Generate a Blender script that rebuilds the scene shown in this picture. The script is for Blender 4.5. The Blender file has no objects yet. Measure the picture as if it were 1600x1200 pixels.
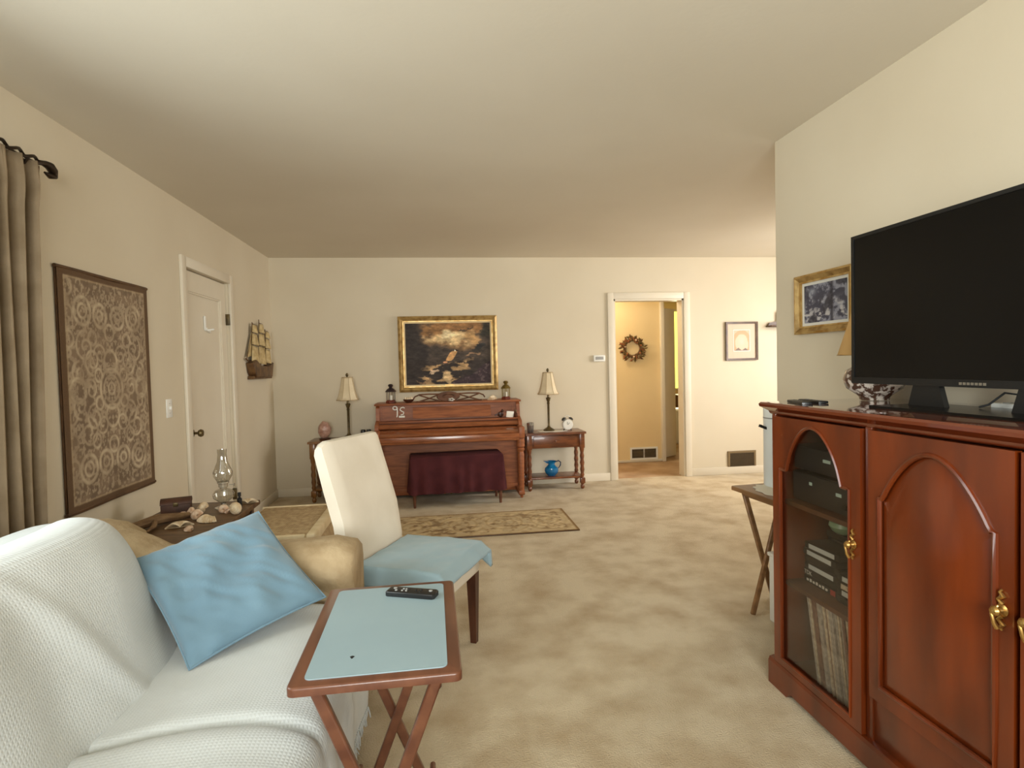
import bpy, bmesh, math, random
import numpy as np
from mathutils import Vector, Matrix, noise

random.seed(7)
PI = math.pi
S = bpy.context.scene
C = S.collection

# ------------------------------------------------------------------ camera
cam_d = bpy.data.cameras.new('camera')
cam_d.sensor_width = 36.0
cam_d.lens = 896.13 / 1600 * 36
cam_d.clip_start = 0.03
cam = bpy.data.objects.new('camera', cam_d)
C.objects.link(cam)
_r = Vector((0.9914632, -0.1279788, -0.0249439))
_u = Vector((0.0289785, 0.0297610, 0.9991369))
_f = Vector((0.1271260, 0.9913303, -0.0332155))
M = Matrix((( _r.x, _u.x, -_f.x, 0.0), (_r.y, _u.y, -_f.y, 0.0), (_r.z, _u.z, -_f.z, 1.2968), (0, 0, 0, 1)))
cam.matrix_world = M
S.camera = cam

# ------------------------------------------------------------------ world, light, exposure
S.view_settings.view_transform = 'Standard'
S.view_settings.look = 'None'
S.view_settings.gamma = 1.0
S.view_settings.use_curve_mapping = False
S.view_settings.exposure = 0.62
W = bpy.data.worlds.new('sky')
S.world = W
W.use_nodes = True
W.node_tree.nodes['Background'].inputs[0].default_value = (0.80, 0.90, 1.0, 1)
W.node_tree.nodes['Background'].inputs[1].default_value = 1.0


def area(name, loc, direction, sx, sy, power, col, spread=150):
    d = bpy.data.lights.new(name, 'AREA')
    d.shape = 'RECTANGLE'
    d.size = sx
    d.size_y = sy
    d.energy = power
    d.color = col
    o = bpy.data.objects.new(name, d)
    C.objects.link(o)
    o.location = loc
    d.spread = math.radians(spread)
    o.rotation_euler = Vector(direction).to_track_quat('-Z', 'Z').to_euler()
    return o


area('daylight_window_left', (-1.86, 1.35, 1.50), (1, 0.15, -0.25), 1.95, 1.2, 25, (0.93, 1.0, 0.98))
area('daylight_window_rear', (0.0, -1.78, 1.50), (0.1, 1, 0.15), 2.0, 1.25, 62, (0.97, 1.0, 0.98), 115)
area('daylight_window_dining', (5.06, 4.6, 1.5), (-1, 0.45, -0.25), 1.7, 1.3, 42, (1.0, 0.97, 0.94), 125)

area('daylight_window_far_room', (4.42, 10.15, 1.5), (-0.3, -1, -0.1), .5, 1.3, 16, (1.0, 0.95, 0.7))


def point(name, loc, power, col, r=0.08):
    d = bpy.data.lights.new(name, 'POINT')
    d.energy = power
    d.color = col
    d.shadow_soft_size = r
    o = bpy.data.objects.new(name, d)
    C.objects.link(o)
    o.location = loc
    return o


# ------------------------------------------------------------------ materials
def lin(c):
    return tuple((v / 255 / 12.92 if v / 255 <= 0.04045 else ((v / 255 + 0.055) / 1.055) ** 2.4) for v in c)


MATS = {}


def mat(name, col, rough=0.6, metal=0.0, col2=None, nscale=6.0, stretch=(1, 1, 1), detail=4.0, lo=0.35, hi=0.65,
        bump=0.0, bscale=60.0, bdist=0.01, coat=0.0, coat_rough=0.1, sheen=0.0, spec=0.5, wave=None, weave=None):
    m = bpy.data.materials.new(name)
    m.use_nodes = True
    nt = m.node_tree
    N, L = nt.nodes, nt.links
    b = N['Principled BSDF']
    c1 = lin(col) + (1,)
    b.inputs['Base Color'].default_value = c1
    b.inputs['Roughness'].default_value = rough
    b.inputs['Metallic'].default_value = metal
    b.inputs['Coat Weight'].default_value = coat
    b.inputs['Coat Roughness'].default_value = coat_rough
    b.inputs['Sheen Weight'].default_value = sheen
    b.inputs['Specular IOR Level'].default_value = spec
    tc = N.new('ShaderNodeTexCoord')
    if col2 is not None:
        mp = N.new('ShaderNodeMapping')
        mp.inputs['Scale'].default_value = stretch
        L.new(tc.outputs['Object'], mp.inputs['Vector'])
        nz = N.new('ShaderNodeTexNoise')
        nz.inputs['Scale'].default_value = nscale
        nz.inputs['Detail'].default_value = detail
        L.new(mp.outputs['Vector'], nz.inputs['Vector'])
        mr = N.new('ShaderNodeMapRange')
        mr.inputs['From Min'].default_value = lo
        mr.inputs['From Max'].default_value = hi
        L.new(nz.outputs['Fac'], mr.inputs['Value'])
        mx = N.new('ShaderNodeMix')
        mx.data_type = 'RGBA'
        mx.inputs[6].default_value = c1
        mx.inputs[7].default_value = lin(col2) + (1,)
        L.new(mr.outputs['Result'], mx.inputs[0])
        L.new(mx.outputs[2], b.inputs['Base Color'])
    if bump > 0:
        bp = N.new('ShaderNodeBump')
        bp.inputs['Strength'].default_value = bump
        bp.inputs['Distance'].default_value = bdist
        if weave:
            w1 = N.new('ShaderNodeTexWave'); w1.bands_direction = 'Y'
            w2 = N.new('ShaderNodeTexWave'); w2.bands_direction = weave
            for w in (w1, w2):
                w.inputs['Scale'].default_value = bscale
                w.inputs['Distortion'].default_value = 1.2
                w.inputs['Detail'].default_value = 1.0
                w.inputs['Detail Scale'].default_value = 0.6
                L.new(tc.outputs['Object'], w.inputs['Vector'])
            mm = N.new('ShaderNodeMath'); mm.operation = 'MINIMUM'
            L.new(w1.outputs['Fac'], mm.inputs[0]); L.new(w2.outputs['Fac'], mm.inputs[1])
            L.new(mm.outputs[0], bp.inputs['Height'])
        else:
            nb = N.new('ShaderNodeTexNoise')
            nb.inputs['Scale'].default_value = bscale
            nb.inputs['Detail'].default_value = 3
            L.new(tc.outputs['Object'], nb.inputs['Vector'])
            L.new(nb.outputs['Fac'], bp.inputs['Height'])
        L.new(bp.outputs['Normal'], b.inputs['Normal'])
    MATS[name] = m
    return m


def glass(name, col=(255, 255, 255), mixf=0.12, rough=0.03):
    """thin pane: mostly see-through, with a mirror-like reflection on top"""
    m = bpy.data.materials.new(name)
    m.use_nodes = True
    nt = m.node_tree
    N, L = nt.nodes, nt.links
    N.remove(N['Principled BSDF'])
    tr = N.new('ShaderNodeBsdfTransparent')
    tr.inputs[0].default_value = lin(col) + (1,)
    gl = N.new('ShaderNodeBsdfGlossy')
    gl.inputs['Roughness'].default_value = rough
    lw = N.new('ShaderNodeLayerWeight')
    lw.inputs['Blend'].default_value = 0.5
    pw = N.new('ShaderNodeMath')
    pw.operation = 'POWER'
    pw.inputs[1].default_value = 4.0
    L.new(lw.outputs['Facing'], pw.inputs[0])
    ad = N.new('ShaderNodeMath')
    ad.operation = 'ADD'
    ad.inputs[1].default_value = mixf
    L.new(pw.outputs[0], ad.inputs[0])
    mx = N.new('ShaderNodeMixShader')
    L.new(ad.outputs[0], mx.inputs[0])
    L.new(tr.outputs[0], mx.inputs[1])
    L.new(gl.outputs[0], mx.inputs[2])
    L.new(mx.outputs[0], N['Material Output'].inputs[0])
    MATS[name] = m
    return m


def emit(name, col, strength):
    m = bpy.data.materials.new(name)
    m.use_nodes = True
    b = m.node_tree.nodes['Principled BSDF']
    b.inputs['Base Color'].default_value = lin(col) + (1,)
    b.inputs['Emission Color'].default_value = lin(col) + (1,)
    b.inputs['Emission Strength'].default_value = strength
    MATS[name] = m
    return m


def vcol(name, rough=0.7, bump=0.0, bscale=200.0, coat=0.0):
    m = mat(name, (128, 128, 128), rough, bump=bump, bscale=bscale, bdist=0.004, coat=coat)
    nt = m.node_tree
    a = nt.nodes.new('ShaderNodeAttribute')
    a.attribute_name = 'Col'
    nt.links.new(a.outputs['Color'], nt.nodes['Principled BSDF'].inputs['Base Color'])
    return m


mat('paint', (212, 200, 176), 0.75, col2=(207, 194, 169), nscale=1.3, bump=0.08, bscale=90, bdist=0.003)
mat('paint_hall', (232, 208, 160), 0.75, col2=(226, 201, 152), nscale=1.5, bump=0.06, bscale=90, bdist=0.003)
mat('ceiling_paint', (218, 209, 191), 0.85, col2=(211, 201, 182), nscale=0.9, lo=0.3, hi=0.7, bump=0.15, bscale=45, bdist=0.003)
mat('trim_paint', (222, 212, 192), 0.42, col2=(217, 206, 185), nscale=3, bump=0.03, bscale=50, bdist=0.002)
mat('carpet', (208, 192, 162), 0.95, col2=(180, 158, 124), nscale=4.5, detail=9, lo=0.40, hi=0.68, bump=0.6, bscale=170, bdist=0.012, spec=0.1, sheen=0.15)
mat('carpet_hall', (186, 160, 132), 0.95, col2=(164, 136, 108), nscale=4, bump=0.4, bscale=150, bdist=0.01, spec=0.1)
mat('piano_wood', (158, 94, 56), 0.46, col2=(126, 72, 42), nscale=5, stretch=(1.2, 8, 9), detail=6, coat=0.05, coat_rough=0.2, spec=0.35, bump=0.04, bscale=80, bdist=0.002)
mat('piano_wood_dark', (98, 56, 36), 0.35, col2=(78, 42, 28), nscale=5, stretch=(1, 6, 9), detail=5, coat=0.3)
mat('cherry', (118, 48, 11), 0.28, col2=(76, 28, 6), nscale=2.2, stretch=(4, 4, 0.8), detail=6, coat=0.4, coat_rough=0.10, lo=0.3, hi=0.72)
mat('cherry_top', (112, 50, 26), 0.10, col2=(86, 34, 18), nscale=2.2, stretch=(5, 0.8, 5), detail=6, coat=0.9, coat_rough=0.04)
mat('cherry_inside', (104, 66, 44), 0.5, col2=(84, 50, 34), nscale=3, stretch=(4, 4, 1))
mat('table_wood', (126, 70, 34), 0.35, col2=(88, 46, 22), nscale=5, stretch=(1.5, 5, 6), detail=5, coat=0.3)
mat('table_wood_gold', (134, 88, 34), 0.35, col2=(88, 54, 20), nscale=6, stretch=(4, 4, 1), coat=0.3)
mat('tray_wood', (108, 66, 44), 0.36, col2=(86, 48, 31), nscale=4, stretch=(6, 1, 6), detail=5, coat=0.2)
mat('tray_wood_pale', (142, 104, 66), 0.45, col2=(112, 78, 46), nscale=4, stretch=(6, 1, 6))
mat('dark_leg', (78, 42, 24), 0.4, col2=(56, 28, 16), nscale=6, stretch=(4, 4, 1))
mat('tray_blue', (146, 167, 173), 0.42, col2=(139, 160, 167), nscale=3)
mat('blue_cloth', (104, 134, 150), 0.75, col2=(96, 126, 143), nscale=4, bump=0.12, bscale=220, bdist=0.003, sheen=0.3)
mat('blue_seat', (146, 170, 178), 0.75, col2=(138, 162, 171), nscale=4, bump=0.12, bscale=220, bdist=0.003, sheen=0.2)
mat('white_throw', (203, 207, 206), 0.9, col2=(194, 198, 196), nscale=3, bump=0.22, bscale=36, bdist=0.006, weave='X', sheen=0.2, spec=0.2)
mat('white_throw_back', (203, 207, 206), 0.9, col2=(194, 198, 196), nscale=3, bump=0.22, bscale=36, bdist=0.006, weave='Z', sheen=0.2, spec=0.2)
mat('tan_fabric', (178, 157, 124), 0.9, col2=(158, 136, 103), nscale=12, bump=0.5, bscale=45, bdist=0.01, spec=0.2)
mat('cream_fabric', (222, 212, 194), 0.85, col2=(214, 203, 184), nscale=5, bump=0.12, bscale=150, bdist=0.003, spec=0.2)
mat('curtain_fabric', (138, 120, 96), 0.9, col2=(122, 104, 80), nscale=8, bump=0.2, bscale=180, bdist=0.003, spec=0.2)
mat('iron', (52, 38, 24), 0.45, metal=0.6, col2=(36, 26, 16), nscale=20)
mat('maroon', (82, 38, 40), 0.9, col2=(68, 30, 33), nscale=8, bump=0.15, bscale=160, bdist=0.003, spec=0.2)
mat('gold', (184, 152, 94), 0.42, metal=0.4, col2=(138, 106, 56), nscale=22, bump=0.25, bscale=90, bdist=0.004, lo=0.42, hi=0.7)
mat('gold_bright', (206, 176, 116), 0.36, metal=0.45, col2=(170, 128, 60), nscale=18)
mat('liner', (222, 196, 146), 0.6)
mat('mat_board', (206, 186, 164), 0.8)
mat('mat_white', (220, 218, 208), 0.8)
mat('dark_frame', (92, 62, 34), 0.4, col2=(66, 42, 22), nscale=14)
mat('brass', (184, 146, 84), 0.3, metal=0.9)
mat('brass_old', (104, 88, 54), 0.4, metal=0.6, col2=(72, 60, 36), nscale=20)
mat('shade', (224, 208, 176), 0.85, col2=(214, 196, 162), nscale=10, bump=0.1, bscale=140, bdist=0.002)
mat('shade_trim', (176, 152, 116), 0.85)
mat('shade_tan', (204, 164, 104), 0.8, col2=(196, 154, 94), nscale=8)
mat('black_plastic', (16, 17, 18), 0.38)
mat('black_screen', (5, 6, 7), 0.2, spec=0.3)
mat('black_matte', (20, 20, 20), 0.6)
mat('grey_button', (150, 150, 146), 0.5)
mat('white_plastic', (232, 230, 222), 0.45)
mat('white_enamel', (228, 232, 230), 0.3)
mat('doily', (228, 222, 206), 0.9, bump=0.3, bscale=200, bdist=0.003)
mat('wire_brown', (120, 104, 78), 0.6, metal=0.2, col2=(98, 84, 60), nscale=12)
mat('vent_dark', (128, 108, 76), 0.5, metal=0.2)
mat('vent_louver', (92, 76, 52), 0.5, metal=0.2)
mat('carved', (112, 72, 46), 0.7, col2=(84, 52, 32), nscale=18, bump=0.4, bscale=50, bdist=0.006)
mat('piano_gloss', (158, 94, 56), 0.25, col2=(124, 70, 40), nscale=5, stretch=(1.2, 8, 9), detail=6, coat=0.4, coat_rough=0.15)
mat('vent_void', (30, 24, 18), 0.8)
mat('leaf_brown', (128, 88, 46), 0.8, col2=(84, 56, 26), nscale=30)
mat('leaf_olive', (116, 98, 44), 0.8, col2=(80, 62, 28), nscale=30)
mat('leaf_rust', (164, 104, 58), 0.8, col2=(120, 66, 34), nscale=30)
mat('twig', (92, 64, 36), 0.85)
mat('pitcher_blue', (28, 120, 168), 0.14, col2=(18, 96, 146), nscale=5, coat=0.5, coat_rough=0.05)
mat('pitcher_blue_dark', (20, 52, 84), 0.2)
mat('clock_white', (228, 224, 214), 0.4)
mat('clock_black', (36, 34, 32), 0.4)
mat('tumbler', (110, 100, 92), 0.2, col2=(64, 56, 52), nscale=18)
mat('pink_crystal', (196, 158, 140), 0.35, col2=(156, 112, 96), nscale=24, bump=0.4, bscale=30, bdist=0.01)
mat('shell_cream', (232, 216, 186), 0.45, col2=(206, 178, 138), nscale=40)
mat('shell_pink', (232, 210, 184), 0.45, col2=(190, 148, 112), nscale=40)
mat('driftwood', (134, 106, 72), 0.85, col2=(96, 70, 44), nscale=8, stretch=(1, 6, 6), bump=0.5, bscale=40, bdist=0.008)
mat('chest_brown', (86, 52, 34), 0.6, col2=(62, 36, 22), nscale=14, bump=0.3, bscale=60, bdist=0.004)
mat('shelltable_wood', (114, 86, 56), 0.45, col2=(82, 58, 36), nscale=5, stretch=(1.5, 6, 6))
mat('wicker', (192, 166, 124), 0.8, col2=(162, 134, 94), nscale=40, bump=0.45, bscale=30, bdist=0.012, weave='X')
mat('wicker_rim', (218, 198, 160), 0.75, col2=(204, 182, 140), nscale=16)
mat('brass_clear', (190, 180, 160), 0.25, metal=0.5)
mat('ship_sail', (200, 178, 130), 0.6, col2=(168, 142, 92), nscale=26, bump=0.3, bscale=50, bdist=0.006)
mat('ship_hull', (108, 76, 40), 0.5, col2=(70, 44, 20), nscale=24, bump=0.4, bscale=60, bdist=0.006)
mat('red_brown', (118, 48, 28), 0.35, col2=(88, 32, 20), nscale=12)
mat('lantern_iron', (54, 42, 44), 0.4, metal=0.5)
mat('lantern_brass', (112, 92, 40), 0.4, metal=0.5)
mat('green_ceramic', (170, 200, 160), 0.3, col2=(148, 180, 138), nscale=12)
mat('vhs_black', (22, 22, 22), 0.45)
mat('vhs_label', (206, 210, 206), 0.6)
mat('vhs_red', (176, 60, 50), 0.6)
mat('lp_cream', (222, 208, 184), 0.7, col2=(170, 150, 124), nscale=50)
mat('lp_brown', (140, 104, 84), 0.7, col2=(98, 66, 54), nscale=50)
mat('lp_grey', (196, 188, 176), 0.7, col2=(140, 130, 120), nscale=50)
mat('stereo_grey', (38, 40, 42), 0.4)
mat('display', (190, 214, 206), 0.4)
mat('floral', (216, 204, 190), 0.18, col2=(84, 60, 48), nscale=44, lo=0.44, hi=0.52, detail=4, coat=0.4)
mat('card_white', (232, 228, 216), 0.6)
mat('amber', (74, 34, 16), 0.2, coat=0.4)
mat('steel', (170, 168, 160), 0.3, metal=0.9)
mat('white_box', (226, 224, 216), 0.5)
mat('room_brown', (96, 66, 40), 0.5)
glass('glass_clear', (250, 250, 248), 0.02)
glass('glass_smoked', (240, 237, 232), 0.045, rough=0.12)
glass('glass_lamp', (240, 240, 236), 0.24, rough=0.02)
emit('window_glow', (226, 226, 96), 1.5)
emit('lamp_glow', (255, 226, 170), 3.0)
vcol('seascape', 0.8, bump=0.15, bscale=120)
vcol('print_blue', 0.35, coat=0.2)
vcol('print_mountain', 0.6)
vcol('tapestry_weave', 0.95, bump=0.5, bscale=160)
vcol('rug_weave', 0.95, bump=0.6, bscale=160)


# ------------------------------------------------------------------ mesh helpers
class MB:
    def __init__(s):
        s.v, s.f = [], []

    def add(s, vs, fs, mtx=None):
        o = len(s.v)
        if mtx is not None:
            vs = [tuple(mtx @ Vector(p)) for p in vs]
        s.v += [tuple(p) for p in vs]
        s.f += [tuple(i + o for i in f) for f in fs]
        return s

    def box(s, x0, x1, y0, y1, z0, z1, bev=0.0, seg=2, mtx=None):
        bm = bmesh.new()
        bmesh.ops.create_cube(bm, size=1.0)
        for v in bm.verts:
            v.co = Vector(((x0 + x1) / 2 + v.co.x * (x1 - x0), (y0 + y1) / 2 + v.co.y * (y1 - y0), (z0 + z1) / 2 + v.co.z * (z1 - z0)))
        if bev > 0:
            bev = min(bev, 0.49 * min(abs(x1 - x0), abs(y1 - y0), abs(z1 - z0)))
            bmesh.ops.bevel(bm, geom=bm.edges[:], offset=bev, segments=seg, affect='EDGES', profile=0.5)
        return s._bm(bm, mtx)

    def _bm(s, bm, mtx=None):
        bm.verts.index_update()
        vs = [v.co.copy() for v in bm.verts]
        fs = [[v.index for v in f.verts] for f in bm.faces]
        bm.free()
        return s.add(vs, fs, mtx)

    def lathe(s, prof, seg=20, cx=0, cy=0, cz=0, mtx=None, cap=True, sx=1.0, sy=1.0):
        vs, fs = [], []
        n = len(prof)
        for i in range(seg):
            a = 2 * PI * i / seg
            for r, z in prof:
                vs.append((cx + r * math.cos(a) * sx, cy + r * math.sin(a) * sy, cz + z))
        for i in range(seg):
            j = (i + 1) % seg
            for k in range(n - 1):
                fs.append((i * n + k, j * n + k, j * n + k + 1, i * n + k + 1))
        if cap:
            if prof[0][0] > 1e-5:
                fs.append([i * n for i in range(seg)][::-1])
            if prof[-1][0] > 1e-5:
                fs.append([i * n + n - 1 for i in range(seg)])
        return s.add(vs, fs, mtx)

    def tube(s, pts, r, seg=8, closed=False, mtx=None):
        pts = [Vector(p) for p in pts]
        n = len(pts)
        rr = r if isinstance(r, (list, tuple)) else [r] * n
        vs, fs = [], []
        prev = None
        for i, p in enumerate(pts):
            if closed:
                t = pts[(i + 1) % n] - pts[i - 1]
            else:
                t = pts[min(i + 1, n - 1)] - pts[max(i - 1, 0)]
            if t.length < 1e-9:
                t = Vector((0, 0, 1))
            t.normalize()
            if prev is None:
                a = Vector((0, 0, 1)) if abs(t.z) < 0.9 else Vector((1, 0, 0))
                nrm = t.cross(a).normalized()
            else:
                nrm = (prev - t * prev.dot(t))
                nrm = nrm.normalized() if nrm.length > 1e-6 else t.orthogonal().normalized()
            prev = nrm
            b = t.cross(nrm)
            for k in range(seg):
                a = 2 * PI * k / seg
                vs.append(p + (nrm * math.cos(a) + b * math.sin(a)) * rr[i])
        m = n if closed else n - 1
        for i in range(m):
            for k in range(seg):
                k2 = (k + 1) % seg
                i2 = (i + 1) % n
                fs.append((i * seg + k, i * seg + k2, i2 * seg + k2, i2 * seg + k))
        if not closed:
            fs.append([k for k in range(seg)][::-1])
            fs.append([(n - 1) * seg + k for k in range(seg)])
        return s.add(vs, fs, mtx)

    def bar(s, a, b, w, h, bev=0.002, mtx=None):
        """rectangular bar from a to b; h is measured in the most upright direction"""
        a, b = Vector(a), Vector(b)
        t = (b - a)
        ln = t.length
        q = t.to_track_quat('X', 'Z').to_matrix().to_4x4()
        mm = Matrix.Translation((a + b) / 2) @ q
        if mtx is not None:
            mm = mtx @ mm
        return s.box(-ln / 2, ln / 2, -w / 2, w / 2, -h / 2, h / 2, bev, 1, mm)

    def prism(s, poly, d0, d1, plane='xz', mtx=None, bev=0.0):
        """polygon in a plane, extruded d0..d1 along the third axis"""
        n = len(poly)

        def put(a, b, d):
            return {'xz': (a, d, b), 'yz': (d, a, b), 'xy': (a, b, d)}[plane]
        if bev > 0:
            bm = bmesh.new()
            lo = [bm.verts.new(put(a, b, d0)) for a, b in poly]
            hi = [bm.verts.new(put(a, b, d1)) for a, b in poly]
            bm.faces.new(lo[::-1]); fhi = bm.faces.new(hi)
            for i in range(n):
                bm.faces.new((lo[i], lo[(i + 1) % n], hi[(i + 1) % n], hi[i]))
            bmesh.ops.recalc_face_normals(bm, faces=bm.faces[:])
            bmesh.ops.bevel(bm, geom=list(fhi.edges), offset=bev, segments=3, affect='EDGES', profile=0.5)
            return s._bm(bm, mtx)
        vs = [put(a, b, d0) for a, b in poly] + [put(a, b, d1) for a, b in poly]
        fs = [list(range(n))[::-1], [n + i for i in range(n)]] + [(i, (i + 1) % n, n + (i + 1) % n, n + i) for i in range(n)]
        return s.add(vs, fs, mtx)

    def ring(s, outer, inner, d0, d1, plane='yz', mtx=None):
        """frame between two polygons with equal point counts, extruded d0..d1"""
        n = len(outer)

        def put(a, b, d):
            return {'xz': (a, d, b), 'yz': (d, a, b), 'xy': (a, b, d)}[plane]
        vs = [put(*p, d0) for p in outer] + [put(*p, d0) for p in inner] + [put(*p, d1) for p in outer] + [put(*p, d1) for p in inner]
        fs = []
        for i in range(n):
            j = (i + 1) % n
            fs += [(i, j, n + j, n + i), (2 * n + i, 3 * n + i, 3 * n + j, 2 * n + j), (i, 2 * n + i, 2 * n + j, j), (n + i, n + j, 3 * n + j, 3 * n + i)]
        return s.add(vs, fs, mtx)

    def grid(s, fn, nu, nv, mtx=None, wrap=False):
        vs = [fn(i / (nu - 1), j / (nv - 1)) for j in range(nv) for i in range(nu)]
        fs = [(j * nu + i, j * nu + i + 1, (j + 1) * nu + i + 1, (j + 1) * nu + i) for j in range(nv - 1) for i in range(nu - 1)]
        return s.add(vs, fs, mtx)

    def build(s, name, m, parent=None, loc=None, rot=None, angle=38, flip=False):
        me = bpy.data.meshes.new(name)
        me.from_pydata(s.v, [], s.f)
        bm = bmesh.new()
        bm.from_mesh(me)
        bmesh.ops.recalc_face_normals(bm, faces=bm.faces[:])
        bm.to_mesh(me)
        bm.free()
        me.polygons.foreach_set('use_smooth', [True] * len(me.polygons))
        me.set_sharp_from_angle(angle=math.radians(angle))
        me.materials.append(MATS[m])
        o = bpy.data.objects.new(name, me)
        C.objects.link(o)
        if parent is not None:
            o.parent = parent
        if loc is not None:
            o.location = loc
        if rot is not None:
            o.rotation_euler = rot
        return o


def tag(o, label=None, cat=None, group=None, kind=None):
    if label:
        o['label'] = label
    if cat:
        o['category'] = cat
    if group:
        o['group'] = group
    if kind:
        o['kind'] = kind
    return o


def thing(name, label, cat, loc=(0, 0, 0), rz=0.0, group=None):
    o = bpy.data.objects.new(name, None)
    o.empty_display_size = 0.05
    C.objects.link(o)
    o.location = loc
    o.rotation_euler = (0, 0, rz)
    return tag(o, label, cat, group)


def copy_tree(o, parent=None):
    c = o.copy()
    C.objects.link(c)
    c.parent = parent
    for ch in list(o.children):
        copy_tree(ch, c)
    return c


def struct(name, mb, m, parent=None, label=None):
    o = mb.build(name, m, parent)
    if parent is None:
        tag(o, label=label, kind='structure')
    return o


def picture(name, m, parent, x0, x1, z0, z1, fn, nx, nz, put):
    """flat print: a fine grid coloured per vertex by fn(u, v) in 0-255 sRGB; u to the right, v up"""
    vs = [put(x0 + (x1 - x0) * i / (nx - 1), z0 + (z1 - z0) * j / (nz - 1)) for j in range(nz) for i in range(nx)]
    fs = [(j * nx + i, j * nx + i + 1, (j + 1) * nx + i + 1, (j + 1) * nx + i) for j in range(nz - 1) for i in range(nx - 1)]
    me = bpy.data.meshes.new(name)
    me.from_pydata(vs, [], fs)
    uu, vv = np.meshgrid(np.linspace(0, 1, nx), np.linspace(0, 1, nz))
    rgb = np.clip(fn(uu, vv), 0, 255) / 255.0
    rgb = np.where(rgb <= 0.04045, rgb / 12.92, ((rgb + 0.055) / 1.055) ** 2.4)
    col = np.ones((nx * nz, 4), np.float32)
    col[:, :3] = rgb.reshape(-1, 3)
    at = me.color_attributes.new('Col', 'FLOAT_COLOR', 'POINT')
    at.data.foreach_set('color', col.ravel())
    me.materials.append(MATS[m])
    o = bpy.data.objects.new(name, me)
    C.objects.link(o)
    if parent is not None:
        o.parent = parent
    return o


def vnoise(u, v, seed, octaves=4, gain=0.55):
    """value noise on arrays"""
    rng = np.random.RandomState(seed)
    out = np.zeros_like(u)
    amp, tot, fr = 1.0, 0.0, 1.0
    for o in range(octaves):
        T = rng.rand(64, 64)
        x, y = u * fr, v * fr
        xi, yi = np.floor(x).astype(int), np.floor(y).astype(int)
        fx, fy = x - xi, y - yi
        fx, fy = fx * fx * (3 - 2 * fx), fy * fy * (3 - 2 * fy)
        g = lambda a, b: T[a % 64, b % 64]
        n = (g(xi, yi) * (1 - fx) + g(xi + 1, yi) * fx) * (1 - fy) + (g(xi, yi + 1) * (1 - fx) + g(xi + 1, yi + 1) * fx) * fy
        out += n * amp
        tot += amp
        amp *= gain
        fr *= 2.03
    return np.clip((out / tot - .5) * 1.7 + .5, 0, 1)


def rgbmix(a, b, t):
    t = np.clip(t, 0, 1)[..., None]
    return a * (1 - t) + np.asarray(b, float) * t


def sstep(a, b, x):
    t = np.clip((x - a) / (b - a), 0, 1)
    return t * t * (3 - 2 * t)


# ================================================================== THE SETTING
XL, XR, YB, H = -1.67, 1.804, 6.098, 2.44
YR = -1.6
struct('floor', MB().box(-1.79, 5.0, YR - .12, YB + .06, -.1, 0), 'carpet')
struct('floor_hall', MB().box(.8, 5.0, YB + .06, 10.2, -.1, -.002), 'carpet_hall')
struct('ceiling', MB().box(-1.79, 5.12, YR - .12, 10.3, H, H + .1), 'ceiling_paint')
# left wall: window opening and door opening
WY0, WY1, WZ0, WZ1 = 0.35, 2.38, 0.90, 2.08
DY0, DY1, DZ = 4.11, 4.925, 2.01
w = MB()
w.box(XL - .12, XL, YR - .12, WY0, 0, H).box(XL - .12, XL, WY0, WY1, 0, WZ0).box(XL - .12, XL, WY0, WY1, WZ1, H)
w.box(XL - .12, XL, WY1, DY0, 0, H).box(XL - .12, XL, DY0, DY1, DZ, H).box(XL - .12, XL, DY1, YB + .12, 0, H)
struct('wall_left', w, 'paint')
# back wall with the doorway
BX0, BX1, BZ = 1.92, 2.72, 1.985
w = MB().box(XL, BX0, YB, YB + .12, 0, H).box(BX0, BX1, YB, YB + .12, BZ, H).box(BX1, 5.0, YB, YB + .12, 0, H)
struct('wall_back', w, 'paint')
struct('wall_right', MB().box(XR, XR + .12, YR, 2.8725, 0, H), 'paint')
w = MB().box(XL, -1.0, YR - .12, YR, 0, H).box(1.0, XR + .12, YR - .12, YR, 0, H).box(-1.0, 1.0, YR - .12, YR, 0, .88).box(-1.0, 1.0, YR - .12, YR, 2.13, H)
struct('wall_rear', w, 'paint')
struct('wall_dining_front', MB().box(XR + .12, 5.0, 2.4, 2.52, 0, H), 'paint')
w = MB().box(5.0, 5.12, 2.4, 3.7, 0, H).box(5.0, 5.12, 5.5, YB + .12, 0, H).box(5.0, 5.12, 3.7, 5.5, 0, .85).box(5.0, 5.12, 3.7, 5.5, 2.15, H)
struct('wall_dining_right', w, 'paint')
# the hall behind the doorway and the lit room past it
struct('wall_hall_far', MB().box(.8, 2.86, 7.13, 7.25, 0, H), 'paint_hall')
struct('wall_hall_left', MB().box(.68, .8, YB + .12, 7.25, 0, H), 'paint_hall')
struct('wall_hall_right', MB().box(5.0, 5.12, YB + .12, 10.2, 0, H), 'paint_hall')
struct('wall_room_left', MB().box(2.74, 2.86, 7.25, 10.2, 0, H), 'paint_hall')
w = MB().box(2.74, 4.1, 10.2, 10.3, 0, H).box(4.75, 5.12, 10.2, 10.3, 0, H).box(4.1, 4.75, 10.2, 10.3, 0, .75).box(4.1, 4.75, 10.2, 10.3, 2.25, H)
struct('wall_room_far', w, 'paint_hall')


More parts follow.
